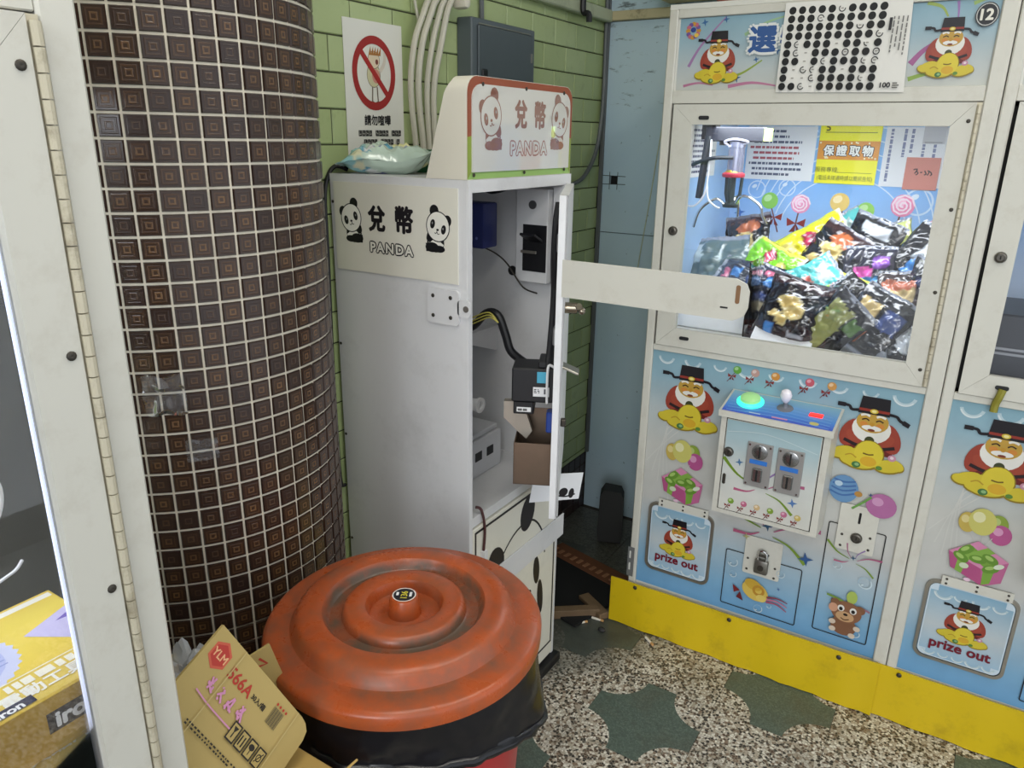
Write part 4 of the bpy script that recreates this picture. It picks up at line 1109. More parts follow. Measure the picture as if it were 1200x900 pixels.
MB().tube([(.070, .19, 1.56), (.066, .188, 1.50), (.062, .186, 1.44), (.058, .186, 1.385)], .0105, 10, sub=5).build('hose', mat('black_hose', (30, 36, 44), 0.5), cl)
MB().tube([(.030, .185, 1.478), (.06, .172, 1.490), (.10, .172, 1.500), (.15, .182, 1.502)], .0055, 8, sub=5).build('hose', mat('black_hose', (30, 36, 44), 0.5), cl)
MB().tube([(.082, .18, 1.55), (.083, .178, 1.46), (.078, .176, 1.40), (.055, .175, 1.366), (.030, .176, 1.362), (.018, .178, 1.378)], .003, 8, sub=6).build('white_cord', M_WHITE2, cl)
MB().tube([(.083, .178, 1.42), (.09, .176, 1.385), (.11, .178, 1.366), (.125, .182, 1.360)], .003, 8, sub=6).build('white_cord', M_WHITE2, cl)

# ---- snack bags
M_BAG = print_mat('snack_foil', 0.20, 0.6, 0.6)
BLK, CHIP, CHIP2, BLU, WHT = (24, 24, 32), (232, 212, 150), (206, 176, 106), (70, 140, 214), (226, 230, 236)
def inel(u, v, cx, cy, rx, ry): return ((u - cx) / rx) ** 2 + ((v - cy) / ry) ** 2 < 1
def pat_chips(base, lab, warm):
    def f(u, v):
        if abs(v) > .93: return (120, 120, 130)
        for k, (cx, cy, rx, ry) in enumerate(((-.05, .22, .42, .24), (.15, -.05, .36, .22), (-.42, -.22, .22, .12), (-.1, -.35, .2, .15))):
            if inel(u, v, cx, cy, rx, ry): return CHIP if not inel(u, v, cx, cy, rx * .7, ry * .7) else (222, 192, 120)
        if warm and inel(u, v, .1, .58, .5, .2): return (184, 104, 66)
        if v > .70: return (60, 40, 44)
        if lab and -.55 < u < -.25 and -.85 < v < -.5: return BLU
        if lab and .2 < u < .7 and -.75 < v < -.6: return (170, 174, 186)
        return base
    return f
def pat_logo(base, edge, logo):
    def f(u, v):
        if abs(v) > .93: return (200, 206, 190)
        if inel(u, v, .05, .12, .52, .16): return (240, 214, 226) if (int((u + 1) * 14) + int((v + 1) * 30)) % 3 == 0 else logo
        if inel(u, v, .05, .12, .60, .22): return (150, 60, 60)
        if abs(u) > .72: return edge
        if inel(u, v, -.2, -.5, .3, .2): return (236, 220, 130)
        return base
    return f
def pat_stripe(base, cols):
    def f(u, v):
        if abs(v) > .93: return (150, 156, 170)
        for y0, y1, x0, x1, c in cols:
            if y0 < v < y1 and x0 < u < x1: return c
        return base
    return f
PATS = {
 'chips': pat_chips(BLK, True, True), 'chips2': pat_chips((30, 30, 40), True, False), 'chipsw': pat_chips(BLK, False, True),
 'green': pat_logo((128, 206, 46), (220, 226, 90), (206, 40, 96)), 'yellow': pat_logo((232, 222, 40), (206, 214, 60), (206, 50, 100)),
 'navy': pat_stripe((44, 50, 70), [(.25, .55, -.3, .3, (80, 150, 226)), (.6, .8, -.5, .1, (206, 110, 140)), (-.5, -.2, -.6, .6, (212, 200, 170)), (-.15, .05, -.7, .5, (70, 90, 150))]),
 'teal': pat_stripe((92, 190, 190), [(.3, .7, -.5, .5, (210, 226, 226)), (-.9, -.6, -.9, .9, (226, 200, 80)), (-.2, .1, -.2, .7, (214, 120, 110))]),
 'shiny': pat_stripe((26, 26, 34), [(.45, .8, -.5, .6, (206, 212, 220)), (-.2, 0, -.6, -.1, (90, 120, 190))]),
 'bluepink': pat_stripe((40, 40, 58), [(-.1, .25, -.6, .2, (214, 80, 170)), (-.5, -.12, -.7, .4, (90, 170, 236)), (.2, .6, .2, .8, (150, 90, 200))]),
 'bluewhite': pat_stripe(BLK, [(.1, .6, -.2, .5, (220, 228, 236)), (-.35, .05, -.1, .6, (76, 150, 226)), (.6, .9, .0, .8, (206, 90, 130)), (-.8, -.5, -.7, .2, (206, 180, 90))]),
 'olive': pat_stripe(BLK, [(-.8, .7, -.75, .35, (156, 160, 98)), (.2, .6, .45, .9, (80, 120, 50))]),
 'orange': pat_stripe(BLK, [(-.3, .55, -.8, -.05, (226, 200, 140)), (-.75, -.3, -.85, .0, (186, 104, 60)), (-.1, .5, .1, .9, (60, 80, 140))]),
 'rim': pat_stripe((56, 44, 46), [(.2, .6, -.8, .6, (190, 110, 84)), (-.2, .2, -.7, .5, (232, 208, 156)), (-.6, -.3, -.5, .7, (206, 170, 120))]),
 'silver': pat_stripe((20, 20, 26), [(-.1, .45, -.7, .4, (200, 206, 214)), (-.7, -.4, -.2, .7, (140, 146, 156))]),
 'lime': pat_stripe((206, 214, 130), [(-.3, .4, -.6, .6, (190, 204, 90))]),
 'dark': pat_stripe((18, 18, 24), [(.1, .4, -.6, .3, (54, 60, 100)), (-.5, -.3, 0, .8, (96, 100, 110))]),
 'greyteal': pat_stripe((96, 116, 118), [(-.95, -.65, -.9, .0, (214, 226, 236)), (-.95, -.7, .1, .6, (226, 220, 110)), (.2, .8, -.8, -.45, (206, 216, 216)), (.25, .75, .1, .22, (220, 230, 232))]),
}
def snack_bag(label, loc, size, pat, tilt, roll, yaw=-8, seed=0, thick=.30):
    wd, ht = size
    nu, nv = 26, 34
    vs = []; cs = []; fs = []
    rd = random.Random(seed); off = Vector((rd.uniform(0, 50), rd.uniform(0, 50), rd.uniform(0, 50)))
    f = PATS[pat]
    for side in (1, -1):
        for j in range(nv + 1):
            for i in range(nu + 1):
                u = -1 + 2 * i / nu; v = -1 + 2 * j / nv
                prof = (max(0, 1 - abs(u) ** 2.2) ** .55) * (max(0, 1 - abs(min(1, abs(v) / .9)) ** 3.0) ** .7)
                t = thick * wd * .5 * prof
                p = Vector((u * wd / 2 * (1 - .10 * prof * 0 - .06 * (1 - abs(v)) ), v * ht / 2, 0))
                q = Vector((u * 2.1, v * 2.8, side * .7)) + off
                cr = (abs(noise.noise(q * 1.3)) - .25) * 1.0 + (abs(noise.noise(q * 2.6)) - .2) * .55 + (abs(noise.noise(q * 5.0)) - .2) * .22
                zz = side * t * (1 + .35 * cr) + cr * .013 * (0.3 + prof)
                if abs(v) > .90: zz += .0022 * math.sin(i * 2.2)
                bend = .018 * noise.noise(Vector((u * .9, v * .9, 3)) + off)
                vs.append((p.x + .006 * noise.noise(q + Vector((9, 0, 0))), p.y + .006 * noise.noise(q + Vector((0, 9, 0))), zz + bend))
                c = f(u + .05 * noise.noise(q * 2), v + .05 * noise.noise(q * 2 + Vector((5, 5, 5))))
                cs.append(lin(c))
    N = (nu + 1) * (nv + 1)
    for j in range(nv):
        for i in range(nu):
            a_ = j * (nu + 1) + i
            fs.append((a_, a_ + 1, a_ + nu + 2, a_ + nu + 1)); b_ = a_ + N; fs.append((b_, b_ + nu + 1, b_ + nu + 2, b_ + 1))
    me = bpy.data.meshes.new('snack_bag'); me.from_pydata(vs, [], fs)
    ca = me.color_attributes.new('Col', 'FLOAT_COLOR', 'POINT'); ca.data.foreach_set('color', [x for c in cs for x in c])
    me.materials.append(M_BAG); me.polygons.foreach_set('use_smooth', [True] * len(me.polygons)); me.update()
    o = inst('snack_bag', me, None, loc)
    # face the front glass: sheet normal toward -Y, leaning back by tilt, turned by yaw, rolled in its own plane
    o.rotation_euler = (Matrix.Rotation(R_(yaw), 3, 'Z') @ Matrix.Rotation(R_(90 - tilt), 3, 'X') @ Matrix.Rotation(R_(roll), 3, 'Z')).to_euler()
    tag(o, label, 'snack bag', 'snack bags heaped in machine 12')
    return o
B = [
 ('grey-green snack bag with a pale lower edge left of the heap, under the claw', (-.725, 2.36, 1.15), (.19, .24), 'greyteal', 30, 12),
 ('black chip bag standing upright at the back beside the claw', (-.665, 2.48, 1.225), (.15, .20), 'chips', 15, 14),
 ('bright green snack bag lying above the navy striped bag', (-.560, 2.38, 1.195), (.12, .19), 'green', 40, 68),
 ('bright yellow snack bag with a pink logo sticking up at the back', (-.475, 2.47, 1.245), (.13, .24), 'yellow', 25, -52),
 ('navy striped snack bag lying flat over the chute edge', (-.595, 2.30, 1.155), (.12, .22), 'navy', 45, 80),
 ('dark blue snack bag wedged next to the clear chute', (-.530, 2.23, 1.115), (.15, .18), 'navy', 25, -20),
 ('black chip bag with a brown top edge in the middle of the heap', (-.405, 2.42, 1.215), (.17, .21), 'chips', 25, -24),
 ('glossy black bag with a silver flash at the top of the heap', (-.315, 2.47, 1.245), (.16, .20), 'shiny', 15, -18),
 ('teal and white snack bag above the front chip bag', (-.425, 2.29, 1.165), (.13, .17), 'teal', 35, -50),
 ('large black chip bag with a blue label against the front glass', (-.440, 2.17, 1.095), (.18, .19), 'chips2', 22, -10),
 ('bright green snack bag lying flat in the middle above the dark bags', (-.335, 2.28, 1.155), (.11, .19), 'green', 50, 78),
 ('dark bag with pink and blue lettering near the centre right', (-.285, 2.37, 1.185), (.14, .17), 'bluepink', 20, 4),
 ('black bag with blue and white panels at the right of the heap', (-.175, 2.43, 1.225), (.15, .21), 'bluewhite', 20, -32),
 ('black bag with a big olive panel at the front glass', (-.325, 2.14, 1.075), (.13, .19), 'olive', 12, -40),
 ('black bag with tan and orange panels right of the olive bag', (-.225, 2.16, 1.095), (.16, .18), 'orange', 25, -24),
 ('brown bag with orange and cream bands at the right side', (-.180, 2.27, 1.150), (.13, .16), 'rim', 35, 8),
 ('black bag with wrinkled silver film in the front right corner', (-.155, 2.14, 1.045), (.15, .16), 'silver', 40, -75),
 ('pale lime bag peeking out at the back right', (-.245, 2.55, 1.235), (.12, .18), 'lime', 10, 20),
 ('pale teal bag at the very back beside the glossy black bag', (-.370, 2.57, 1.265), (.12, .17), 'teal', 10, 40),
 ('plain dark bag between the green bag and the olive bag', (-.295, 2.22, 1.120), (.15, .17), 'dark', 35, 60),
 ('dark bag against the right side below the blue and white one', (-.125, 2.28, 1.165), (.13, .18), 'dark', 15, -15),
]
for k, (lab, loc, sz, pt, ti, ro) in enumerate(B): snack_bag(lab, loc, sz, pt, ti, ro, -8 + (k * 37 % 17) - 8, k + 11)

# padlock on the lower hasp of machine 12
pl = empty('padlock', (-0.815 + .415, 2.044 - .016, .398))
b = MB().box(-.020, -.009, -.058, .020, .009, -.012, b=.006, seg=2); b.build('lock_body', mat('worn_padlock', (120, 118, 112), 0.35, metal=0.8, var=0.2), pl)
MB().tube([(-.012, 0, -.014), (-.012, 0, .004), (-.008, 0, .013), (0, 0, .016), (.008, 0, .013), (.012, 0, .004), (.012, 0, -.014)], .0038, 8, sub=4).build('shackle', M_CHROME, pl)
MB().lathe([(.009, 0), (.009, .002), (1e-5, .002)], 14, (0, 0, 0)).build('keyway', M_ZINC, pl, loc=(0, -.009, -.036), rot=(math.pi / 2, 0, 0))
tag(pl, 'worn steel padlock hanging on the small hinged door of machine 12', 'padlock')

# punch card taped over the header of machine 12
pc = MB().prism([(.295, 1.864), (.571, 1.862), (.582, 1.660), (.294, 1.664)][::-1], lambda a_, b_, d: (-0.815 + a_, 2.044 + d, b_), -.0060, -.0050).build('punch_card', mat('card_white', (214, 212, 206), 0.55, var=0.03))
tag(pc, 'white prize punch card with rows of black holes taped over the header', 'punch card')
a = Art((-0.815, 2.044 - .0060, 0), (1, 0, 0), (0, 0, 1))
rd = random.Random(12)
op = {(0, 5), (1, 3), (2, 7), (3, 9), (4, 1), (4, 5), (4, 8), (5, 1), (5, 2), (5, 6), (5, 9), (6, 2), (6, 4), (6, 8), (6, 9), (7, 1), (7, 2), (7, 3), (7, 6), (8, 1), (8, 2), (8, 3), (8, 8), (9, 2), (9, 3)}
for r in range(10):
    for c in range(10):
        x = .313 + .0223 * c - .0005 * r; z = 1.846 - .0188 * r - .0003 * c
        if (r, c) in op:
            k = rd.random()
            if k < .7:
                a.ring(x, z, .0055, .0078, (50, 50, 52), rd.uniform(0, 200), rd.uniform(260, 420), 14)
            a.rect(x - .003, z - .001, x + .003, z + .0015, (150, 146, 140))
        else: a.ell(x, z, .0084, .0086, (12, 12, 14), 0, 14)
a.text('100', .541, 1.676, .0105, (44, 44, 46), .06, 1.1); a.marks(.556, 1.669, .574, 1.683, 3, (110, 108, 104), .6, 3)
a.rect(.530, 1.792, .536, 1.818, (40, 40, 44))
for k in range(4): a.marks(.536 + .009 * k + .002, 1.70 + .012 * k, .542 + .009 * k, 1.82, 1, (112, 110, 108), .7, 90 + k, vert=True)
a.build('holes_print', pc, M_POSTER)

# things on top of machine 12
o = MB().box(-.815 + .118, 2.046, 1.8805, -.815 + .165, 2.10, 1.905, b=.004).build('wooden_block', mat('red_brown_wood', (132, 66, 50), 0.6, var=0.2, vscale=30)); tag(o, 'small red-brown block lying on top of machine 12', 'block')

# dim interior of the machine on the right: dark carton with a silver band
tb = empty('dark_carton', (-0.036 + .11, 2.044 + .20, 1.0005))
MB().box(-.055, -.10, 0, .40, .16, .16, b=.004).build('carton_body', mat('navy_carton', (30, 34, 48), 0.4, var=0.15), tb)
for z in (.060, .072): MB().box(-.056, -.1012, z, .401, .161, z + .006).build('silver_band', mat('silver_band', (150, 152, 158), 0.3, metal=0.5), tb)
tag(tb, 'dark navy carton with silver bands inside the right-hand machine', 'carton')

# boxed saw blades in the machine on the left
M_YBOX = mat('yellow_printed_carton', (222, 186, 70), 0.35, var=0.08, coat=0.3)
def saw_box(label, x0, y0, z0, x1, y1, z1, full):
    t = empty('saw_box', ((x0 + x1) / 2, (y0 + y1) / 2, z0))
    hx, hy, hz = (x1 - x0) / 2, (y1 - y0) / 2, z1 - z0
    MB().box(-hx, -hy, 0, hx, hy, hz, b=.0015).build('carton', M_YBOX, t)
    # lid print: U along +Y (to the right as seen from the aisle), V toward the back
    a = Art((hx, -hy, hz), (0, 1, 0), (-1, 0, 0)); w_, d_ = 2 * hy, 2 * hx
    a.grad(.002, w_ - .002, [(.002, (230, 200, 96)), (d_ * .35, (236, 206, 84)), (d_ * .8, (238, 214, 100)), (d_ - .002, (226, 196, 90))])
    a.rect(.002, d_ - .016, w_ - .004, d_ - .006, (240, 236, 226)); a.marks(.01, d_ - .014, w_ - .01, d_ - .008, 1, (70, 70, 90), 1, 8)
    cx, cy, r = w_ - .138, d_ * .56, .060
    teeth = []
    for k in range(60):
        t_ = 2 * math.pi * k / 60; rr_ = r if k % 2 else r * .93; teeth.append((cx + rr_ * math.cos(t_), cy + rr_ * math.sin(t_)))
    a.poly(teeth, (206, 208, 236)); a.ell(cx, cy, r * .75, r * .75, (182, 188, 230)); a.ell(cx, cy, r * .2, r * .2, (236, 236, 246))
    for k in range(6): a.stroke([(cx - r * .6, cy + .008 * (k - 3)), (cx + r * .7, cy + .008 * (k - 2.5))], .002, (150, 156, 210), sub=0)
    a.poly([(w_ - .065, d_ * .62), (w_ - .004, d_ * .74), (w_ - .004, d_ * .36), (w_ - .032, d_ * .36)], (204, 196, 236)); a.poly([(w_ - .03, d_ * .62), (w_ - .004, d_ * .68), (w_ - .004, d_ * .6)], (120, 100, 190))
    a.rect(.01, d_ * .27, w_ - .01, d_ * .28, (248, 240, 210)); a.marks(w_ - .12, d_ * .185, w_ - .01, d_ * .25, 1, (246, 240, 224), 1, 4)
    a.text('電動工具鋸片', w_ - .070, d_ * .12, .020, (246, 242, 232), .03); a.rect(w_ - .155, .003, w_ - .108, d_ * .085, (40, 42, 74)); a.text('iron', w_ - .131, d_ * .046, .010, (240, 240, 240), .06)
    a.build('lid_print', t, M_POSTER)
    a = Art((hx, -hy, 0), (0, 1, 0), (0, 0, 1))
    a.grad(.002, w_ - .002, [(.002, (206, 164, 60)), (hz * .5, (190, 150, 56)), (hz - .002, (200, 160, 62))])
    a.rect(w_ - .105, hz * .36, w_ - .045, hz * .72, (44, 40, 44)); a.text('iron', w_ - .075, hz * .54, .016, (240, 240, 240), .07, 1.1)
    a.build('side_print', t, M_POSTER)
    tag(t, label, 'box', 'boxed saw blades in the near machine')
saw_box('yellow boxed saw blade on top of the stack behind the near glass', -.912, .055, .9385, -.720, .378, 1.0065, True)
saw_box('yellow boxed saw blade at the bottom of the stack behind the near glass', -.895, .000, .8705, -.705, .318, .938, False)
LC = [(-.66, .06, 1.36), (-.64, .12, 1.38), (-.66, .18, 1.33), (-.62, .20, 1.36), (-.63, .225, 1.30), (-.65, .20, 1.27), (-.62, .215, 1.29), (-.63, .24, 1.285), (-.645, .243, 1.25), (-.64, .215, 1.225), (-.64, .20, 1.26), (-.66, .19, 1.22), (-.64, .21, 1.195), (-.635, .238, 1.20), (-.64, .25, 1.205)]
o = MB().tube([(x * 1.20, y * 1.20, 1.55 + (z - 1.55) * 1.20) for x, y, z in LC], .0018, 6, sub=6).build('loose_cord', mat('white_cord_plastic', (236, 236, 240), 0.35))
o.parent = ml_; o.matrix_parent_inverse = (Matrix.Translation((-0.690, -0.383, 0)) @ Matrix.Rotation(math.pi / 2, 4, 'Z')).inverted()
# ================================================================== COIN CHANGER (panda cabinet)
X0, X1, Y0, Y1, ZT = -1.314, -0.926, 1.290, 1.740, 1.463
cc = empty('coin_changer', (0, 0, 0))
tag(cc, 'tall white coin changer cabinet with panda signs and its door open', 'coin changer')
sh = MB()
sh.box(X0, Y0, .03, X1, Y0 + .012, ZT)                 # near side
sh.box(X0, Y1 - .012, .03, X1, Y1, ZT)                 # far side
sh.box(X0, Y0 + .012, .03, X0 + .010, Y1 - .012, ZT)   # back
sh.box(X0, Y0 + .012, ZT - .012, X1, Y1 - .012, ZT)    # top
sh.box(X0 + .010, Y0 + .012, .03, X1 - .01, Y1 - .012, .045)
sh.box(X1 - .014, Y0 + .012, ZT - .026, X1, Y1 - .012, ZT - .012)
sh.box(X1 - .030, Y1 - .032, .665, X1, Y1 - .012, ZT - .026)
sh.build('cabinet_shell', M_WHITE2, cc, smooth=20)
MB().box(X0 + .010, Y0 + .012, .655, X1 - .002, Y1 - .012, .668).box(X1 - .020, Y0 + .012, .668, X1 - .002, Y1 - .012, .680).build('inner_floor', M_WHITE2, cc, smooth=20)
MB().box(X0 + .03, Y0 - .003, 0, X1 + .022, Y1 + .012, .03, b=.004).build('base', M_BLACK, cc)
MB().box(X1 - .0005, Y0 + .0005, .03, X1 + .0035, Y0 + .014, ZT - .001).build('corner_angle', M_WHITE2, cc)
# sign on the near side
SX, SZ, SW, SH = -1.302, 1.246, .354, .200
sg = MB().box(SX, Y0 - .0025, SZ, SX + SW, Y0 - .0002, SZ + SH).build('sign_panel', mat('sign_white', (224, 221, 208), 0.4, var=0.03), cc, smooth=0)
a = Art((SX, Y0 - .0026, SZ), (1, 0, 0), (0, 0, 1))
A_ = lambda: Art((SX, Y0 - .0026, SZ), (1, 0, 0), (0, 0, 1))
for px_, pz_, fl_ in ((.052, .118, 1), (.302, .116, -1)):
    a = A_(); panda(a, px_, pz_ + .003, .0315, fl_); a.build('panda_print', sg, M_POSTER)
for ch, x_, z_, h_ in (('兌', .129, .124, .054), ('幣', .209, .126, .056)):
    a = A_(); a.text(ch, x_, z_, h_, INK, .045, 0.88); a.build('lettering', sg, M_POSTER)
a = A_(); a.text('PANDA', .170, .060, .0205, INK, .19, 1.10); a.text('PANDA', .170, .060, .0205, (232, 230, 218), .05, 1.10); a.build('lettering', sg, M_POSTER)
# hasp plate with four bolts and a ring
hp = MB()
hp.prism(rrect(-1.030, 1.155, -.944, 1.233, .010), lambda x, z, d: (x, d, z), Y0 - .006, Y0 - .0005)
hp.prism(rrect(-.948, 1.176, -.914, 1.216, .012), lambda x, z, d: (x, d, z), Y0 - .006, Y0 - .0015)
hpo = hp.build('hasp_plate', M_WHITE2, cc)
for x in (-1.014, -.966):
    for z in (1.172, 1.216): screw(hpo, x, Y0 - .006, z, s=1.0)
MB().cyl((-.925, Y0 - .0075, 1.196), (-.925, Y0 - .0055, 1.196), .007, n=14).build('ring_hole', mat('worn_steel_hole', (120, 116, 110), 0.5, metal=0.5), hpo)
for z in (1.40, 1.06, .82, .52): screw(cc, X0 + .006, Y0 - .0002, z, s=.8)
# sloped illuminated sign box on top
HB = empty('sign_box'); HB.parent = cc
out = rrect(Y0, ZT + .0005, Y1 - .008, 1.664, .034, 6)
ol = [(Y0, ZT + .0005), (Y1 - .008, ZT + .0005)]
for cy_, cz_, a0 in ((Y1 - .008 - .034, 1.664 - .034, 0), (Y0 + .034, 1.664 - .034, 90)):
    for k in range(7):
        t = R_(a0 + 90 * k / 6); ol.append((cy_ + .034 * math.cos(t), cz_ + .034 * math.sin(t)))
bx = lambda z: X1 - (.106 + (.045 - .106) * max(0, min(1, (z - ZT) / .19)) ** 1.6)
b = MB(); n = len(ol)
b.add([(X1, y, z) for y, z in ol] + [(bx(z), y, z) for y, z in ol], [tuple(range(n)), tuple(range(2 * n - 1, n - 1, -1))] + [(k, n + k, n + (k + 1) % n, (k + 1) % n) for k in range(n)])
b.build('sign_case', mat('sign_case_cream', (222, 217, 202), 0.42, var=0.03), HB)
a = Art((X1, Y0, ZT), (0, 1, 0), (0, 0, 1))
def offs(poly, d):
    cy_ = (poly[0][0] + poly[1][0]) / 2; cz_ = (ZT + 1.664) / 2; hw_, hh_ = (poly[1][0] - poly[0][0]) / 2, (1.664 - ZT) / 2
    return [(cy_ + (y - cy_) * (hw_ - d) / hw_, cz_ + (z - cz_) * (hh_ - d) / hh_) for y, z in poly]
o_out = [(y - Y0, z - ZT) for y, z in offs(ol, .0008)]; o_in = [(y - Y0, z - ZT) for y, z in offs(ol, .0165)]
BR, OL = (144, 76, 52), (136, 154, 62)
k = len(o_out)
cols = [BR if z > .115 else OL for _, z in o_out]
for i in range(k):
    j = (i + 1) % k
    p, q, r, s_ = o_out[i], o_out[j], o_in[j], o_in[i]
    if abs(p[1] - q[1]) > .05:   # long upright side: brown above, green below
        for t0, t1, c in ((0, .5, None), (.5, 1, None)):
            lp = lambda A_, B_, t: (A_[0] + (B_[0] - A_[0]) * t, A_[1] + (B_[1] - A_[1]) * t)
            P4 = [lp(p, q, t0), lp(p, q, t1), lp(s_, r, t1), lp(s_, r, t0)]
            zc = sum(x[1] for x in P4) / 4; a.poly(P4, BR if zc > .09 else OL)
    else: a.poly([p, q, r, s_], BR if (p[1] + q[1]) / 2 > .09 else ((150, 186, 104) if i == 0 else OL))
a.build('sign_border', HB, M_POSTER)
pp = offs(ol, .0150)
MB().prism(pp, lambda y, z, d: (d, y, z), X1 + .0008, X1 + .0032).build('sign_face', mat('acrylic_sign_face', (198, 196, 189), 0.25, coat=1.0), HB, smooth=20)
M_SIGNP = print_mat('sign_print_glossy', 0.25, 1.0, 0.6); M_SIGNP.node_tree.nodes['Principled BSDF'].inputs['Coat Roughness'].default_value = 0.03
MATS['acrylic_sign_face'].node_tree.nodes['Principled BSDF'].inputs['Coat Roughness'].default_value = 0.03
a = Art((X1 + .0032, Y0, ZT), (0, 1, 0), (0, 0, 1))
BRN, PW = (128, 78, 62), (198, 196, 189)
A_ = lambda: Art((X1 + .0032, Y0, ZT), (0, 1, 0), (0, 0, 1))
for px_, fl_ in ((.082, 1), (.375, -1)):
    a = A_(); panda(a, px_, .126, .039, fl_, BRN, PW); a.build('panda_print', HB, M_SIGNP)
for ch, x_ in (('兌', .200), ('幣', .283)):
    a = A_(); a.text(ch, x_, .133, .056, BRN, .045, 0.86); a.build('lettering', HB, M_SIGNP)
a = A_(); a.text('PANDA', .238, .062, .026, (150, 104, 94), .17, 1.10); a.text('PANDA', .238, .062, .026, PW, .04, 1.10); a.build('lettering', HB, M_SIGNP)
for m_ in (M_SIGNP, MATS['acrylic_sign_face']): m_.node_tree.nodes['Principled BSDF'].inputs['Coat IOR'].default_value = 1.9
for y, z in ((.052, .186), (.22, .186), (.392, .186), (.020, .010), (.218, .010), (.405, .012)): screw(HB, X1 + .0032, Y0 + y, ZT + z, '+x', .9)
# lower door with a panda drawing and its locking strap
ld = MB().box(X1 - .012, Y0 + .016, .040, X1 + .004, Y1 - .016, .652, b=.002).build('lower_door', mat('lower_door_white', (222, 219, 206), 0.4, var=0.04, dirt=(120, 110, 90), dscale=8, damt=0.2), cc)
a = Art((X1 + .004, Y0, 0), (0, 1, 0), (0, 0, 1))
for p_ in ([(.026, .086), (.424, .086)], [(.026, .640), (.424, .640)], [(.026, .083), (.026, .643)], [(.424, .083), (.424, .643)]): a.stroke(p_, .007, INK, sub=0)
a.stroke([(.10, .30), (.085, .40), (.12, .49), (.20, .555), (.29, .560), (.35, .50), (.37, .42)], .006, INK)
a.ell(.270, .590, .036, .052, INK, -.25); a.ell(.118, .515, .036, .045, INK, .4); a.ell(.325, .385, .017, .046, INK, .1); a.ell(.225, .33, .017, .046, INK, .3); a.ell(.350, .285, .016, .060, INK, .1)
a.ell(.285, .33, .014, .010, INK); a.stroke([(.10, .30), (.16, .24), (.25, .215), (.32, .24)], .006, INK); a.ell(.20, .15, .11, .06, INK)
a.build('panda_drawing', ld, M_POSTER)
MB().box(X1 + .0045, Y0 + .030, .432, X1 + .0085, Y1 + .022, .502, b=.001).build('lock_strap', M_WHITE2, cc)
# open upper door, swung out on its far hinge
AD = R_(26.5)
dr = empty('upper_door', (X1 + .008, 1.734, 0), AD - math.pi / 2); dr.parent = cc
MB().box(0, 0, .722, .425, .004, 1.440).box(.412, -.014, .722, .425, .004, 1.440).box(0, -.014, 1.428, .412, 0, 1.440).box(0, -.014, .722, .412, 0, .734).build('door_sheet', M_WHITE2, dr, smooth=20)
MS = mat('coin_tray_steel', (134, 116, 100), 0.38, metal=0.75, var=0.2, vscale=14)
b = MB().box(.300, -.100, .790, .395, -.098, .892).box(.393, -.100, .790, .395, -.002, .892).box(.300, -.100, .790, .395, -.002, .792).box(.300, -.100, .790, .302, -.002, .945).box(.302, -.004, .792, .393, -.002, .945)
b.build('coin_tray', MS, dr, smooth=0)
MB().prism([(-.098, .905), (-.128, .935), (-.128, .975), (-.085, .975), (-.062, .905), (-.075, .885)], lambda y, z, d: (d, y, z), .330, .350).build('coin_chute', mat('chute_steel', (176, 168, 156), 0.4, metal=0.6), dr, smooth=0)
b = MB().box(.300, -.108, .985, .380, -.004, 1.064, b=.003).box(.31, -.104, .955, .376, -.058, .985, b=.002).box(.30, -.050, 1.064, .372, -.012, 1.078, b=.002)
vo = b.build('bill_validator', M_BLACK, dr)
a = Art((.3803, -.048, 1.006), (0, 1, 0), (0, 0, 1))
a.rect(-.012, -.006, .024, .016, (224, 224, 226)); a.marks(-.010, .002, .008, .013, 3, (60, 60, 64), .6, 7); a.rect(.012, .000, .021, .012, (90, 90, 96))
a.build('white_label', vo)
a = Art((.3765, -.08, .967), (0, 1, 0), (0, 0, 1)); a.rect(-.016, -.006, .016, .005, (226, 226, 226)); a.marks(-.014, -.004, .014, .003, 1, (90, 90, 90), .8, 9); a.build('white_label', vo)
MB().box(.3805, -.052, 1.032, .383, -.028, 1.058, b=.001).build('cyan_tag', mat('cyan_tape', (70, 160, 190), 0.4), vo)
MB().tube([(.37, -.028, 1.06), (.36, -.024, 1.12), (.35, -.020, 1.22), (.36, -.022, 1.30), (.37, -.020, 1.38), (.36, -.016, 1.42)], .009, 8, sub=4).build('cable', M_BLACK, dr)
MB().tube([(.385, -.004, 1.06), (.392, -.018, 1.075), (.395, -.028, 1.07), (.395, -.028, .99)], .003, 6, sub=4).build('white_lever', M_WHITE2, dr)
MB().box(.34, -.020, 1.12, .39, -.004, 1.16, b=.003).box(.33, -.016, 1.21, .385, -.004, 1.27, b=.003).box(.34, -.018, 1.32, .385, -.004, 1.36, b=.003).build('lock_gear', mat('grey_gear', (150, 150, 152), 0.4, metal=0.5, var=0.2), dr)
MB().box(.33, -.030, .905, .36, -.004, .955, b=.003).build('blue_switch', mat('blue_plastic', (40, 70, 150), 0.4), dr)
b = MB().cyl((.385, .004, 1.205), (.385, .030, 1.205), .012, n=16); b.cyl((.372, .028, 1.198), (.40, .034, 1.212), .007, n=10); b.ball((.39, .040, 1.200), .008)
b.build('door_lock', mat('brass_chrome', (150, 140, 124), 0.25, metal=0.9), dr)
b = MB(); b.M = Matrix.Translation((.36, .004, 1.075)) @ Matrix.Rotation(R_(-22), 4, 'X'); b.box(-.02, 0, -.008, .02, .040, -.003, b=.001); b.build('bill_tray', M_STEEL, dr)
MB().box(.385, .004, .938, .40, .016, .955, b=.002).build('door_stop', M_ZINC, dr)
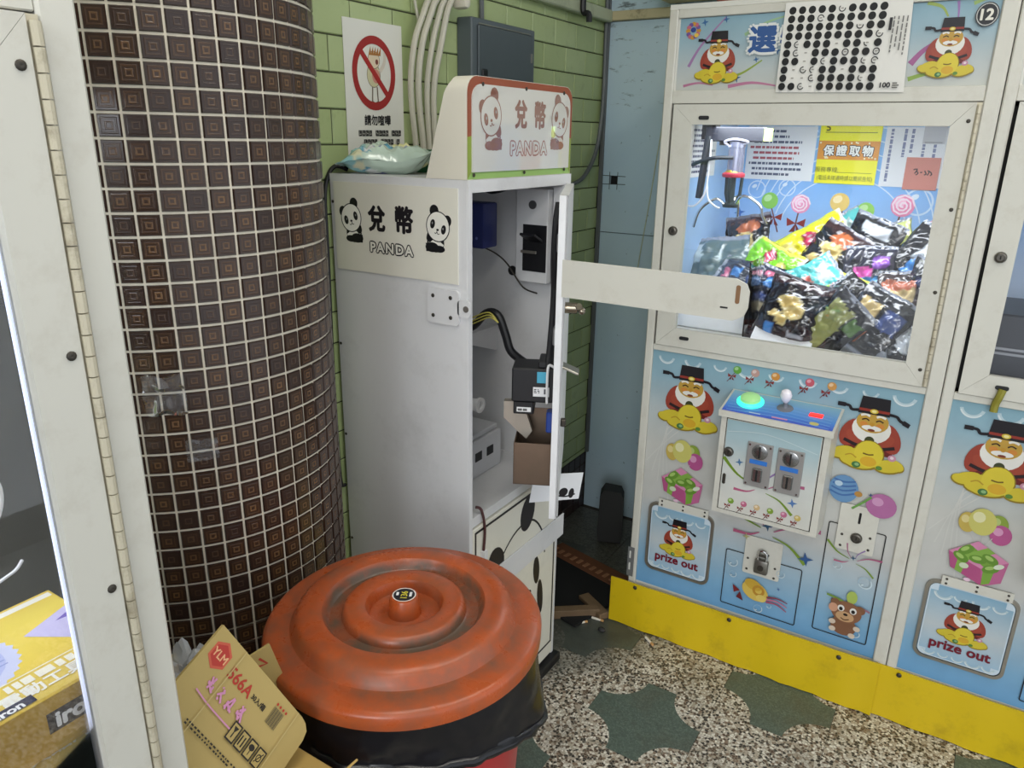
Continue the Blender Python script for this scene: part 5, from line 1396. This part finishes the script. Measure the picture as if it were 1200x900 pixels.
# flat locking bar reaching out from the door edge
b = MB().prism([(-.735, 1.236), (-.375, 1.236), (-.356, 1.246), (-.350, 1.262), (-.350, 1.292), (-.356, 1.305), (-.375, 1.313), (-.735, 1.313)], lambda x, z, d: (x, d, z), 1.352, 1.356)
bo = b.build('lock_bar', M_WHITE, cc, smooth=20)
MB().prism(rrect(-.374, 1.268, -.366, 1.302, .0035, 3), lambda x, z, d: (x, d, z), 1.3512, 1.3522).build('slot', mat('slot_amber', (126, 92, 62), 0.6), bo)
MB().box(-.40, 1.3512, 1.257, -.386, 1.3522, 1.260).build('scratch', M_DARK, bo)
# inside the cabinet
YB = Y1 - .012
b = MB().box(-1.055, YB - .040, 1.185, -.960, YB, 1.425, b=.002); ho = b.build('housing', M_WHITE2, cc)
MB().box(-1.032, YB - .042, 1.215, -.962, YB - .039, 1.335).build('bill_slot', M_BLACK, ho)
b = MB(); b.M = Matrix.Translation((-.990, YB - .045, 1.295)) @ Matrix.Rotation(R_(-25), 4, 'X'); b.box(-.022, -.05, -.003, .022, 0, .003); b.M = Matrix.Identity(4); b.box(-1.012, YB - .085, 1.268, -.968, YB - .080, 1.275, mi=1)
b.build('bill_shelf', [M_BLACK, M_STEEL], ho)
MB().cyl((-1.005, YB - .043, 1.385), (-1.005, YB - .039, 1.385), .011, n=16).build('round_sticker', mat('grey_round', (70, 70, 72), 0.5), ho)
MB().cyl((-1.088, YB - .003, 1.203), (-1.088, YB + .0005, 1.203), .013, n=20).build('cable_hole', M_DARK, cc)
bu = MB().box(-1.205, 1.56, 1.280, -1.070, 1.625, 1.392, b=.006, seg=2).build('control_unit', mat('blue_unit', (36, 46, 104), 0.4, var=0.1), cc)
a = Art((-1.205, 1.5598, 1.280), (1, 0, 0), (0, 0, 1)); a.rect(.03, .055, .085, .095, (30, 50, 70)); a.rect(.02, .06, .03, .09, (190, 190, 200))
for k in range(6): a.ell(.030 + .017 * k, .026, .004, .004, (110, 120, 190), 0, 8)
a.marks(.05, .100, .10, .106, 1, (120, 130, 190), .8, 5); a.build('unit_print', bu)
MB().tube([(-1.085, 1.575, 1.285), (-1.07, 1.62, 1.262), (-1.06, 1.66, 1.23), (-1.02, 1.67, 1.175), (-.97, 1.66, 1.165)], .0022, 6, sub=6).build('thin_wire', M_ZINC, cc)
MB().tube([(-1.16, 1.66, 1.43), (-1.10, 1.64, 1.415), (-1.05, 1.66, 1.43)], .006, 8, sub=6).build('cable', M_BLACK, cc)
MB().tube([(-1.12, 1.46, 1.085), (-1.06, 1.49, 1.095), (-1.02, 1.50, 1.135), (-.985, 1.50, 1.135), (-.962, 1.50, 1.09), (-.945, 1.50, 1.05), (-.915, 1.52, 1.02)], .0105, 10, sub=5).build('wire_harness', M_BLACK, cc)
for k in range(3):
    MB().tube([(-1.08, 1.478, 1.092 + .006 * k), (-1.04, 1.484, 1.112 + .008 * k), (-1.00, 1.486, 1.130 + .006 * k), (-.975, 1.487, 1.12)], .0018, 5, sub=4).build('yellow_wire', mat('yellow_wire', (200, 190, 90), 0.5), cc)
MB().box(X0 + .010, 1.50, 1.040, -1.13, YB, 1.046).prism([(1.52, 1.04), (YB, 1.04), (YB, .97)], lambda y, z, d: (d, y, z), -1.14, -1.135).build('inner_shelf', M_WHITE2, cc, smooth=0)
pu = MB().box(-1.20, 1.485, .6685, -1.066, 1.645, .775, b=.002).box(-1.20, 1.49, .776, -1.075, 1.64, .790, b=.002).build('power_supply', mat('psu_white', (206, 207, 210), 0.45, var=0.03), cc)
for y in (1.52, 1.575): MB().box(-1.0665, y, .715, -1.0645, y + .030, .740).build('socket', M_BLACK, pu)
b = MB().cyl((-1.075, 1.46, .905), (-1.01, 1.47, .905), .014, n=16); b.lathe([(.014, 0), (.020, 0), (.020, .008), (.014, .008), (.014, 0)], 18, (0, 0, 0)); 
bb = MB().cyl((-1.10, 1.47, .895), (-1.035, 1.49, .895), .016, n=18); bb.M = Matrix.Translation((-1.035, 1.49, .895)) @ Matrix.Rotation(math.pi / 2, 4, 'Y'); bb.lathe([(.012, 0), (.020, 0), (.020, .007), (.012, .007), (.012, 0)], 20)
bb.build('white_spool', mat('white_nylon', (232, 232, 232), 0.4), cc)
MB().tube([(-.935, 1.335, .700), (-.925, 1.345, .690), (-.918, 1.350, .64), (-.918, 1.345, .58)], .0035, 6, sub=5).box(-.924, 1.338, .560, -.910, 1.352, .582, mi=1).build('loose_plug', [mat('dark_red_wire', (70, 30, 30), 0.5), M_WHITE2], cc)

# paper hanging below the open door
def pr_flyer(a, w_, h_): a.ell(w_ * .65, h_ * .30, .016, .012, INK); a.ell(w_ * .82, h_ * .24, .010, .014, INK); a.stroke([(w_ * .5, h_ * .2), (w_ * .7, h_ * .13), (w_ * .9, h_ * .2)], .004, INK)
o = sheet('paper_flyer', 'crooked white paper with black print below the open changer door', 'paper', ((-.888, 1.508, .652), Vector((.36, .93, -.22)), Vector((.05, .20, .98)), .175, .075), pr_flyer, M_PAPER)

# ================================================================== THINGS ON TOP OF THE CHANGER
def pat_wipes(u, v):
    if abs(v) > .93: return (196, 214, 214)
    if .15 < v < .78 and u < -.05: return (228, 226, 168)
    best = None
    for k in range(16):
        cx, cy = ((k * 0.618) % 1) * 1.8 - .9, ((k * 0.381 + .13) % 1) * 1.7 - .85
        if inel(u, v, cx, cy, .20, .12): best = [(120, 130, 186), (150, 120, 176), (226, 224, 190), (96, 160, 186), (214, 196, 110), (236, 240, 240)][k % 6]
    if best: return best
    return (150, 200, 204) if v < -.45 else (198, 218, 204)
PATS['wipes'] = pat_wipes
o = snack_bag('', (-1.205, 1.368, 1.4930), (.098, .220), 'wipes', 0, 0, 0, 78, .66)
o.rotation_euler = (R_(8), 0, R_(-58)); o.name = 'wipes_packet'; del o['group']
tag(o, 'pale blue plastic packet of wet wipes on the coin changer', 'wet wipes')
gb = MB(); gb.M = Matrix.Translation((-1.195, 1.53, 1.4635)) @ Matrix.Rotation(R_(20), 4, 'Z'); gb.box(-.06, -.06, 0, .06, .06, .052, b=.002)
o = gb.build('green_carton', mat('dark_green_card', (18, 82, 48), 0.45, var=0.1)); tag(o, 'dark green carton behind the wipes on the coin changer', 'carton')

# ================================================================== ON THE GREEN WALL
def pr_notice(a, w_, h_):
    cx, cy = w_ * .49, h_ * .645
    # generic waving figure, then the red prohibition ring
    sk, ou = (226, 208, 180), (110, 96, 80)
    a.ell(cx - .002, cy - .004, .024, .028, ou); a.ell(cx - .002, cy - .004, .0225, .0265, (206, 200, 160)); a.ell(cx + .006, cy - .006, .014, .016, (204, 140, 126))
    a.ell(cx, cy + .030, .021, .020, ou); a.ell(cx, cy + .030, .0195, .0185, sk)
    for k in range(5): a.poly([(cx - .018 + .008 * k, cy + .040), (cx - .008 + .008 * k, cy + .040), (cx - .010 + .009 * k, cy + .060)], (168, 112, 52))
    a.ell(cx + .010, cy + .026, .005, .006, (120, 60, 50)); a.stroke([(cx + .02, cy + .005), (cx + .036, cy + .025), (cx + .040, cy + .05)], .010, (214, 204, 190))
    for s_ in (-1, 1): a.stroke([(cx + .008 * s_, cy - .03), (cx + .010 * s_, cy - .062)], .004, ou, sub=0); a.ell(cx + .010 * s_, cy - .066, .007, .004, ou)
    a.ring(cx, cy, .059, .0755, (158, 42, 40), 0, 360, 48, 1.10)
    a.poly([(cx - .047, cy + .040), (cx - .038, cy + .050), (cx + .047, cy - .040), (cx + .038, cy - .050)], (166, 40, 38))
    a.text('請勿喧嘩', w_ * .52, h_ * .315, .023, (30, 28, 30), .03, .95)
    for y_, x0, x1 in ((.20, .18, .92), (.135, .26, .84)):
        x = w_ * x0; k = 0
        while x < w_ * x1:
            if k % 5 != 4:
                a.rect(x, h_ * y_, x + .0105, h_ * y_ + .0135, (34, 32, 34)); a.stroke([(x + .002, h_ * y_ + .004 + .002 * (k % 3)), (x + .009, h_ * y_ + .005)], .0015, (190, 188, 180), sub=0); a.stroke([(x + .003 + .002 * (k % 2), h_ * y_ + .002), (x + .004, h_ * y_ + .012)], .0015, (170, 168, 160), sub=0)
            x += .0118; k += 1
sheet('wall_notice', 'white laminated no-shouting notice with a red crossed ring on green tiles', 'notice', ((WX + .0015, 1.364, 1.480), (0, 1, .012), (0, 0, 1), .204, .320), pr_notice, mat('laminated_paper', (222, 221, 212), 0.3, var=0.03, coat=0.3))
eb = empty('fuse_box', (WX, 1.80, 1.60))
M_GREY = mat('grey_enamel', (86, 94, 98), 0.4, var=0.06)
MB().box(.0, 0, 0, .050, .330, .252, b=.003).build('box_body', M_GREY, eb)
fd = MB().box(.0505, .024, .018, .057, .308, .234, b=.002).build('box_door', mat('grey_enamel_door', (74, 82, 86), 0.35, var=0.06), eb)
MB().box(.057, .036, .060, .063, .062, .125, b=.003).build('catch', M_BLACK, fd)
MB().box(.057, .298, .160, .060, .303, .185).build('pull', M_STEEL, fd)
MB().box(.0502, .03, .2365, .0530, .30, .2395).build('bright_edge', M_STEEL, eb)
tag(eb, 'dark grey metal fuse box on the green tiled wall above the changer', 'fuse box')
M_CAB = mat('off_white_cable', (196, 192, 176), 0.5, var=0.08)
CB = [((1.640, 1.585, 1.575, 1.60), 'leftmost off-white cable of the bundle beside the fuse box', .0075), ((1.665, 1.615, 1.605, 1.63), 'second off-white cable of the bundle beside the fuse box', .0085), ((1.690, 1.655, 1.640, 1.655), 'third off-white cable of the bundle beside the fuse box', .0075), ((1.712, 1.690, 1.668, 1.68), 'off-white cable of the bundle nearest the fuse box', .0085)]
for k, ((ya, yb_, yc, yd), lab, r) in enumerate(CB):
    zt = 2.69
    o = MB().tube([(WX + .012, ya + .06, zt), (WX + .014, ya + .05, 2.2), (WX + .020 + .004 * k, ya + .035, 1.93), (WX + .035, (ya + yb_) / 2 + .01, 1.85), (WX + .030, yb_, 1.77), (WX + .022, yc, 1.66), (WX + .016, yd, 1.50), (WX + .014, yd + .02, 1.30)], r, 8, sub=6).build('cable', M_CAB)
    tag(o, lab, 'cable', 'cables beside the fuse box')
o = MB().tube([(WX + .012, 1.60, 2.69), (WX + .012, 1.585, 2.1), (WX + .014, 1.60, 1.90), (WX + .018, 1.63, 1.78)], .004, 6, sub=6).build('cable', M_CAB); tag(o, 'thin pale cable running down left of the thick bundle', 'cable')
o = MB().box(WX + .024, 1.742, 1.862, WX + .072, 1.772, 1.905, b=.012, seg=2).build('cable_tag', mat('tag_paper', (206, 200, 184), 0.6)); tag(o, 'off-white tag tied around the cables over the fuse box', 'tag')
o = MB().tube([(WX + .020, 1.34, 1.470), (WX + .006, 1.318, 1.478), (WX + .006, 1.292, 1.460), (WX + .006, 1.276, 1.41), (WX + .006, 1.274, 1.28), (WX + .006, 1.268, 1.00), (WX + .006, 1.268, .80), (WX + .006, 1.272, .69), (WX + .008, 1.285, .675)], .005, 8, sub=6).build('power_cord', M_BLACK); tag(o, 'black power cord hanging between the column and the changer', 'cord')
M_PIPE = mat('painted_pipe', (176, 182, 154), 0.5, var=0.1, dirt=(84, 80, 60), dscale=14, damt=0.6)
o = MB().box(WX + .0005, 1.30, 1.945, WX + .030, 2.705, 1.985, b=.004).build('cable_trunking', M_PIPE); tag(o, 'pale painted cable trunking along the top of the green wall', 'trunking')
o = MB().tube([(WX + .040, 2.454, 1.985), (WX + .042, 2.454, 1.945), (WX + .060, 2.456, 1.940), (WX + .062, 2.458, 1.915)], .010, 8, sub=4).build('pipe_hook', M_BLACK); tag(o, 'black hook clamped on the pale trunking', 'hook')
o = MB().tube([(WX + .006, 1.905, 2.69), (WX + .006, 1.905, 2.2), (WX + .010, 1.905, 1.842)], .007, 8).build('conduit', M_GREYTR); tag(o, 'thin grey conduit dropping into the fuse box', 'conduit')
o = MB().tube([(WX + .008, 2.702, 2.69), (WX + .008, 2.700, 2.0), (WX + .010, 2.702, 1.735), (WX + .012, 2.690, 1.615), (WX + .014, 2.650, 1.495), (WX + .014, 2.56, 1.412), (WX + .012, 2.44, 1.385), (WX + .010, 2.28, 1.37), (WX + .010, 2.1, 1.37)], .0075, 8, sub=6).build('cable', M_GREYTR); tag(o, 'grey cable curving down the corner toward the changer', 'cable')
o = MB().tube([(-1.060, BY - .008, 1.94), (-1.077, BY - .006, 1.645), (-1.091, BY - .006, 1.498), (-1.110, BY - .006, 1.314), (-1.138, BY - .006, 1.07), (-1.14, BY - .006, .95)], .0022, 6, sub=4).build('hanging_cord', M_PIPE); tag(o, 'thin pale cord hanging down the blue boards', 'cord')
o = MB().box(-1.085, BY - .14, 1.99, -.87, BY - .02, 2.05, b=.006).build('metal_box', M_BEIGE); tag(o, 'beige metal box high on the end wall beside machine 12', 'box')

# ================================================================== BIN
bn = empty('trash_bin', (-.748, .853, 0))
tag(bn, 'red bucket bin with a black liner and a dirty orange lid', 'trash bin')
ML = newmat('dirty_orange_plastic', 0.33)
def lid_mat():
    m, nt, b_ = ML
    tc = nt.nodes.new('ShaderNodeTexCoord'); pos = tc.outputs['Object']
    sx = nt.nodes.new('ShaderNodeSeparateXYZ'); nt.links.new(pos, sx.inputs[0])
    r = math_(nt, 'SQRT', math_(nt, 'ADD', math_(nt, 'MULTIPLY', sx.outputs['X'], sx.outputs['X']), math_(nt, 'MULTIPLY', sx.outputs['Y'], sx.outputs['Y'])))
    n1 = noise_n(nt, pos, 16, 7, 0.65); n2 = noise_n(nt, pos, 5, 5, 0.6)
    base = ramp(nt, n2, [(0.3, (154, 69, 30)), (0.7, (176, 82, 38))])
    # grime settled as rings in the grooves of the lid, broken up by wear
    g = ramp(nt, math_(nt, 'MULTIPLY', r, 4.0), [(0.0, (0, 0, 0)), (0.40, (20, 20, 20)), (0.44, (210, 210, 210)), (0.53, (220, 220, 220)), (0.56, (50, 50, 50)), (0.70, (30, 30, 30)), (0.765, (110, 110, 110)), (0.80, (150, 150, 150)), (0.86, (50, 50, 50)), (1.0, (20, 20, 20))])
    gi = nt.nodes.new('ShaderNodeSeparateColor'); nt.links.new(g, gi.inputs[0])
    f = math_(nt, 'MULTIPLY', gi.outputs[0], mrange(nt, n1, 0.28, 0.60, 0.55, 1.20))
    f = math_(nt, 'ADD', f, mrange(nt, n1, 0.45, 0.74, 0.0, 0.6))
    c = mixc(nt, f, base, lin((92, 74, 60)))
    nt.links.new(c, b_.inputs['Base Color'])
    nt.links.new(mrange(nt, n1, 0.3, 0.7, 0.20, 0.42), b_.inputs['Roughness'])
    return m
M_LID = lid_mat()
prof = [(.238, -.026), (.239, -.004), (.236, .001), (.229, .005), (.205, .006), (.194, .008), (.189, .014), (.184, .026), (.176, .032), (.165, .035), (.150, .035), (.140, .033), (.135, .027), (.132, .018), (.128, .015), (.112, .015), (.108, .017), (.105, .027), (.101, .032), (.096, .034), (.072, .034), (.067, .032), (.063, .024), (.060, .012), (.055, .009), (.034, .009), (.0295, .011), (.0285, .016), (.0250, .042), (.0235, .045), (.0210, .046), (1e-5, .046)]
ld_ = MB().lathe(prof, 96).build('lid', M_LID, bn, loc=(0, 0, .748))
a = Art((0, 0, .0461), Vector((.85, .53, 0)), Vector((-.53, .85, 0)))
a.ell(0, 0, .0205, .0205, (224, 216, 210), 0, 32); a.ell(0, 0, .0185, .0185, (30, 28, 36), 0, 32); a.text('136', 0, 0, .011, (214, 200, 60), .03, 1.0, R_(90)); a.marks(-.014, -.007, -.009, .007, 1, (230, 230, 230), .9, 3, vert=True); a.marks(.009, -.008, .014, .008, 1, (220, 220, 220), .9, 5, vert=True)
a.build('sticker', ld_, M_POSTER)
MB().lathe([(.165, .004), (.168, 0), (.172, .02), (.214, .66), (.222, .735), (.216, .735), (.208, .66), (.166, .03), (1e-4, .03)], 64).build('bucket', mat('red_bucket_plastic', (176, 40, 44), 0.35, var=0.06), bn)
def wob(p, t):
    z = p.z; d = max(0, min(1, (.742 - z) / .09))
    q = Vector((math.cos(t) * 2.2, math.sin(t) * 2.2, z * 9))
    k = noise.noise(q * 1.0) * .013 * d + (abs(noise.noise(q * 2.3)) - .2) * .013 * d
    bulge = .007 * d * max(0, math.cos(t - .45)) ** 2
    r = math.hypot(p.x, p.y) + k + bulge
    zz = z - d * d * (.060 * max(0, math.cos(t - .75)) ** 4 + .012 * noise.noise(Vector((math.cos(t) * 1.5, math.sin(t) * 1.5, 4))))
    return Vector((r * math.cos(t), r * math.sin(t), zz))
lp = [(.2285, .742), (.2300, .735)] + [(.2300 + .006 * (k / 16) ** 1.5, .735 - .088 * k / 16) for k in range(1, 17)] + [(.242, .645), (.244, .640), (.242, .634), (.237, .633), (.232, .638), (.228, .66), (.2275, .70)]
MB().lathe(lp, 128, fn=wob).build('liner', mat('black_bin_liner', (14, 13, 18), 0.26, var=0.2, spec=0.5), bn, smooth=60)

# ================================================================== CARDBOARD BY THE COLUMN
M_CARD = mat('brown_cardboard', (172, 150, 92), 0.75, var=0.06, vscale=9, bump=0.06, bscale=120)
M_CARD2 = mat('brown_cardboard_box', (172, 142, 78), 0.75, var=0.06, vscale=9)
bxo = empty('cardboard_box', (-.81, .495, 0))
MB().box(-.17, -.092, 0, .17, .092, .690, b=.002).build('box_body', M_CARD2, bxo)
for s_ in (-1, 1): 
    b = MB(); b.M = Matrix.Translation((.17 * s_, 0, .690)) @ Matrix.Rotation(R_(-52) * s_, 4, 'Y'); b.box(-.0 if s_ > 0 else -.055, -.090, 0, .055 if s_ > 0 else 0, .090, .003); b.build('flap', M_CARD2, bxo, smooth=0)
MB().box(-.025, -.0922, .640, .025, .0922, .6925).build('packing_tape', mat('clear_brown_tape', (196, 170, 110), 0.25), bxo)
tag(bxo, 'brown cardboard box standing between the column and the bin', 'box')
def carton(name, label, O, U, V, polys, fn, m):
    O = Vector(O); U = Vector(U).normalized(); V = (Vector(V) - U * Vector(V).dot(U)).normalized(); N = U.cross(V)
    t = empty(name, O)
    for nm, pts, th in polys:
        MB().prism(pts, lambda x, y, d: U * x + V * y + N * d, -.0045, th).build(nm, m, t, smooth=0)
    a = Art(N * .0002, U, V); fn(a); a.build('print', t, M_POSTER)
    tag(t, label, 'cardboard')
    return t
U1, V1 = (.241, .366, -.899), (-.095, .931, .353)
def pr_carton(a):
    red, blk, pk = (176, 54, 40), (40, 36, 30), (206, 140, 176)
    hx = [(.026 + .019 * math.cos(R_(60 * k + 30)), -.028 + .019 * math.sin(R_(60 * k + 30))) for k in range(6)]
    a.poly(hx, (196, 90, 66)); a.poly([(.026 + (x - .026) * .8, -.028 + (y + .028) * .8) for x, y in hx], (178, 56, 46)); a.text('YLM', .026, -.028, .010, (226, 176, 130), .03)
    a.text('566A', .078, -.031, .0155, red, .03, 1.05); a.text('30入/箱', .121, -.031, .0080, blk, .03, 1.1)
    for k in range(14): a.rect(.148 + .0016 * k, -.041, .148 + .0016 * k + (.0005 + .0007 * ((k * 7) % 3) / 2), -.018, (90, 82, 60))
    for k in range(4): a.ell(.150 + .007 * k, -.014, .002, .002, red, 0, 8)
    rd = random.Random(9)
    for k in range(4):
        cx = .044 + .021 * k
        for _ in range(5):
            p_ = [(cx + rd.uniform(-.008, .008), -.058 + rd.uniform(-.010, .010)) for _ in range(2)]; a.stroke(p_, .0030, pk, sub=0)
    a.stroke([(.028, -.075), (.06, -.078), (.12, -.079)], .002, pk)
    for k in range(4):
        x0 = .108 + .0195 * k; a.rect(x0, -.090, x0 + .0170, -.066, blk); a.rect(x0 + .002, -.088, x0 + .0150, -.068, (172, 150, 92))
        [lambda: (a.poly([(x0 + .004, -.071), (x0 + .013, -.071), (x0 + .0085, -.079)], blk), a.rect(x0 + .0075, -.085, x0 + .0095, -.078, blk)), lambda: [a.stroke([(x0 + .005 + .006 * q, -.085), (x0 + .005 + .006 * q, -.072)], .0025, blk, sub=0) for q in range(2)],
         lambda: (a.ell(x0 + .0085, -.075, .0055, .004, blk), a.rect(x0 + .0078, -.085, x0 + .0092, -.075, blk)), lambda: (a.ring(x0 + .0085, -.078, .0035, .005, blk, n=12), a.stroke([(x0 + .004, -.085), (x0 + .013, -.070)], .0015, blk, sub=0))][k]()
    a.marks(.045, -.111, .20, -.103, 2, blk, .55, 21, dash=(.002, .005)); a.marks(.12, -.135, .20, -.129, 1, blk, .8, 24, dash=(.002, .005))
    for x in (.054, .188): a.rect(x - .0008, -.12 - .2 * x, x + .0008, -.001, (188, 168, 112))
outl = [(0, 0), (.0, -.105), (.226, -.190), (.226, -.020), (.222, -.008), (.212, -.002), (.200, 0)]
carton('flattened_carton', 'flattened brown carton printed 566A with a red hexagon, leaning beside the bin', (-.757, .508, .938), U1, V1, [('panel', outl, 0.0)], pr_carton, M_CARD)
def pr_c2(a):
    a.stroke([(.012, -.022), (.028, -.014), (.024, -.028)], .004, (176, 60, 44), sub=0)
carton('flattened_carton', 'smaller brown carton flap with a red mark tucked behind the printed carton', (-.815, .620, .812), (.10, .22, -.97), (.25, .75, .45), [('panel', [(0, 0), (0, -.10), (.11, -.10), (.11, 0)], 0.0)], pr_c2, M_CARD)

def crumple(name, label, cat, loc, r, m, amp, seed, sq=(1, 1, 1)):
    nu, nv = 40, 26; vs = []; fs = []
    off = Vector((seed * 3.7, seed * 1.3, seed * 7.1))
    for j in range(nv + 1):
        th_ = math.pi * j / nv
        for i in range(nu):
            ph = 2 * math.pi * i / nu
            d = Vector((math.sin(th_) * math.cos(ph), math.sin(th_) * math.sin(ph), math.cos(th_)))
            k = 1 + amp * (abs(noise.noise(d * 2.3 + off)) * 1.3 + abs(noise.noise(d * 5.1 + off)) * .8 - .5)
            vs.append((d.x * r * k * sq[0], d.y * r * k * sq[1], d.z * r * k * sq[2]))
    for j in range(nv):
        for i in range(nu):
            fs.append((j * nu + i, j * nu + (i + 1) % nu, (j + 1) * nu + (i + 1) % nu, (j + 1) * nu + i))
    o = MB().add(vs, fs).build(name, m, loc=loc, smooth=25)
    return tag(o, label, cat)
crumple('bubble_wrap', 'crumpled clear bubble wrap behind the flattened carton', 'bubble wrap', (-.905, .545, .738), .055, clear_mat('crinkled_film', (.92, .93, .95), .12, 1.5, .35), .7, 3, (1.1, .9, .9))

# strips of clear tape stuck on the column
def tape(label, t0, t1, z0, z1, seed, lift):
    nu, nv = 18, 14; vs = []; fs = []
    for j in range(nv + 1):
        for i in range(nu + 1):
            u, v = i / nu, j / nv
            t = t0 + (t1 - t0) * u; z = z0 + (z1 - z0) * v
            q = Vector((u * 3, v * 3, seed))
            r = CR + .0022 + lift * max(0, noise.noise(q) + .25) + .004 * abs(noise.noise(q * 2.7)) * (lift > .004)
            if v > .6 and lift > .004: r += .010 * (v - .6) * u
            vs.append((CX + r * math.sin(t), CY - r * math.cos(t), z + .006 * noise.noise(q + Vector((7, 0, 0)))))
    for j in range(nv):
        for i in range(nu):
            k = j * (nu + 1) + i; fs.append((k, k + 1, k + nu + 2, k + nu + 1))
    o = MB().add(vs, fs).build('clear_tape', clear_mat('tape_film', (.95, .96, .98), .10, 1.6, .06), smooth=40)
    tag(o, label, 'tape', 'clear tape on the column')
tape('crinkled strip of clear tape on the brown column, upper of two', CT0 + CDT * .35, CT0 + CDT * 2.1, 1.095, 1.165, 2.0, .010)
tape('small strip of clear tape on the brown column, lower of two', CT0 + CDT * 1.8, CT0 + CDT * 3.2, 1.005, 1.045, 5.0, .003)

# ================================================================== FLOOR CLUTTER IN THE CORNER
b = MB(); b.M = Matrix.Translation((-1.098, 2.515, 0)) @ Matrix.Rotation(R_(22), 4, 'Z') @ Matrix.Rotation(R_(-6), 4, 'X')
b.prism([(-.045, .004), (.045, .004), (.050, .05), (.047, .19), (.035, .215), (-.030, .222), (-.046, .195), (-.050, .05)], lambda x, z, d: (x, d, z), -.045, .045)
o = b.build('rubber_block', mat('black_rubber', (34, 34, 33), 0.7, var=0.2, vscale=15, bump=0.2, bscale=40)); tag(o, 'upright black rubber block on the floor against the blue wall', 'rubber block')
mt = empty('door_mat', (-1.10, 2.13, 0.0005), R_(-14))
M_MAT = mat('black_mat_pile', (12, 12, 14), 0.95, var=0.3, vscale=60); M_MATB = mat('brown_mat_edge', (108, 66, 42), 0.85, var=0.2, vscale=40)
MB().box(-.19, -.17, 0, .21, .105, .010, b=.003).build('mat_pile', M_MAT, mt)
MB().box(-.19, .106, 0, .21, .20, .009, b=.003).build('mat_border', M_MATB, mt)
for k in range(12): MB().box(-.18 + .032 * k, .125, .009, -.165 + .032 * k, .155, .0125, b=.001).build('rib', mat('mat_rib', (150, 104, 74), 0.8), mt)
tag(mt, 'dark door mat with a ribbed brown border on the dirty corner floor', 'mat')
M_WOOD = mat('grey_brown_wood', (112, 90, 66), 0.7, var=0.25, vscale=25)
for loc, rz, sz, lab in (((-.985, 1.965, 0), 38, (.10, .016, .016), 'short wooden batten lying by the changer foot'), ((-.935, 2.045, 0), -30, (.065, .020, .012), 'stubby piece of wood across the end of the batten')):
    b = MB(); b.M = Matrix.Translation(loc) @ Matrix.Rotation(R_(rz), 4, 'Z'); b.box(-sz[0], -sz[1], .0005, sz[0], sz[1], sz[2] * 2, b=.002)
    tag(b.build('wood_scrap', M_WOOD), lab, 'wood scrap', 'wood scraps on the corner floor')
M_BUTT = mat('cigarette_paper', (226, 220, 206), 0.7)
for (x, y), rz, lab in (((-.933, 1.949), 50, 'cigarette end nearest the coin changer'), ((-.896, 1.996), 5, 'long cigarette end in the middle of the dirty floor'), ((-.705, 1.985), -35, 'cigarette end beside the yellow kick board')):
    b = MB(); b.M = Matrix.Translation((x, y, .0046)) @ Matrix.Rotation(R_(rz), 4, 'Z'); b.cyl((-.02, 0, 0), (.012, 0, 0), .004, n=10); b.cyl((.012, 0, 0), (.022, 0, 0), .0041, n=10, mi=1)
    tag(b.build('cigarette_end', [M_BUTT, mat('filter_tan', (196, 150, 96), 0.7)]), lab, 'cigarette end', 'cigarette ends on the floor')
o = MB().ball((-.857, 1.949, .008), .014, .010, .008, 10, 6).build('pebble', mat('dark_pebble', (40, 40, 40), 0.7)); tag(o, 'small dark lump on the floor near the cigarette ends', 'lump')

# yellow-green strap dangling from the door catch of the right-hand machine
st = MB().tube([(.084, 2.030, 1.004), (.080, 2.026, .985), (.076, 2.028, .968), (.075, 2.026, .948)], .0085, 8, sub=4)
o = st.build('strap', mat('olive_strap', (128, 122, 34), 0.6, var=0.2)); tag(o, 'olive strap dangling from the catch of the right-hand machine', 'strap')
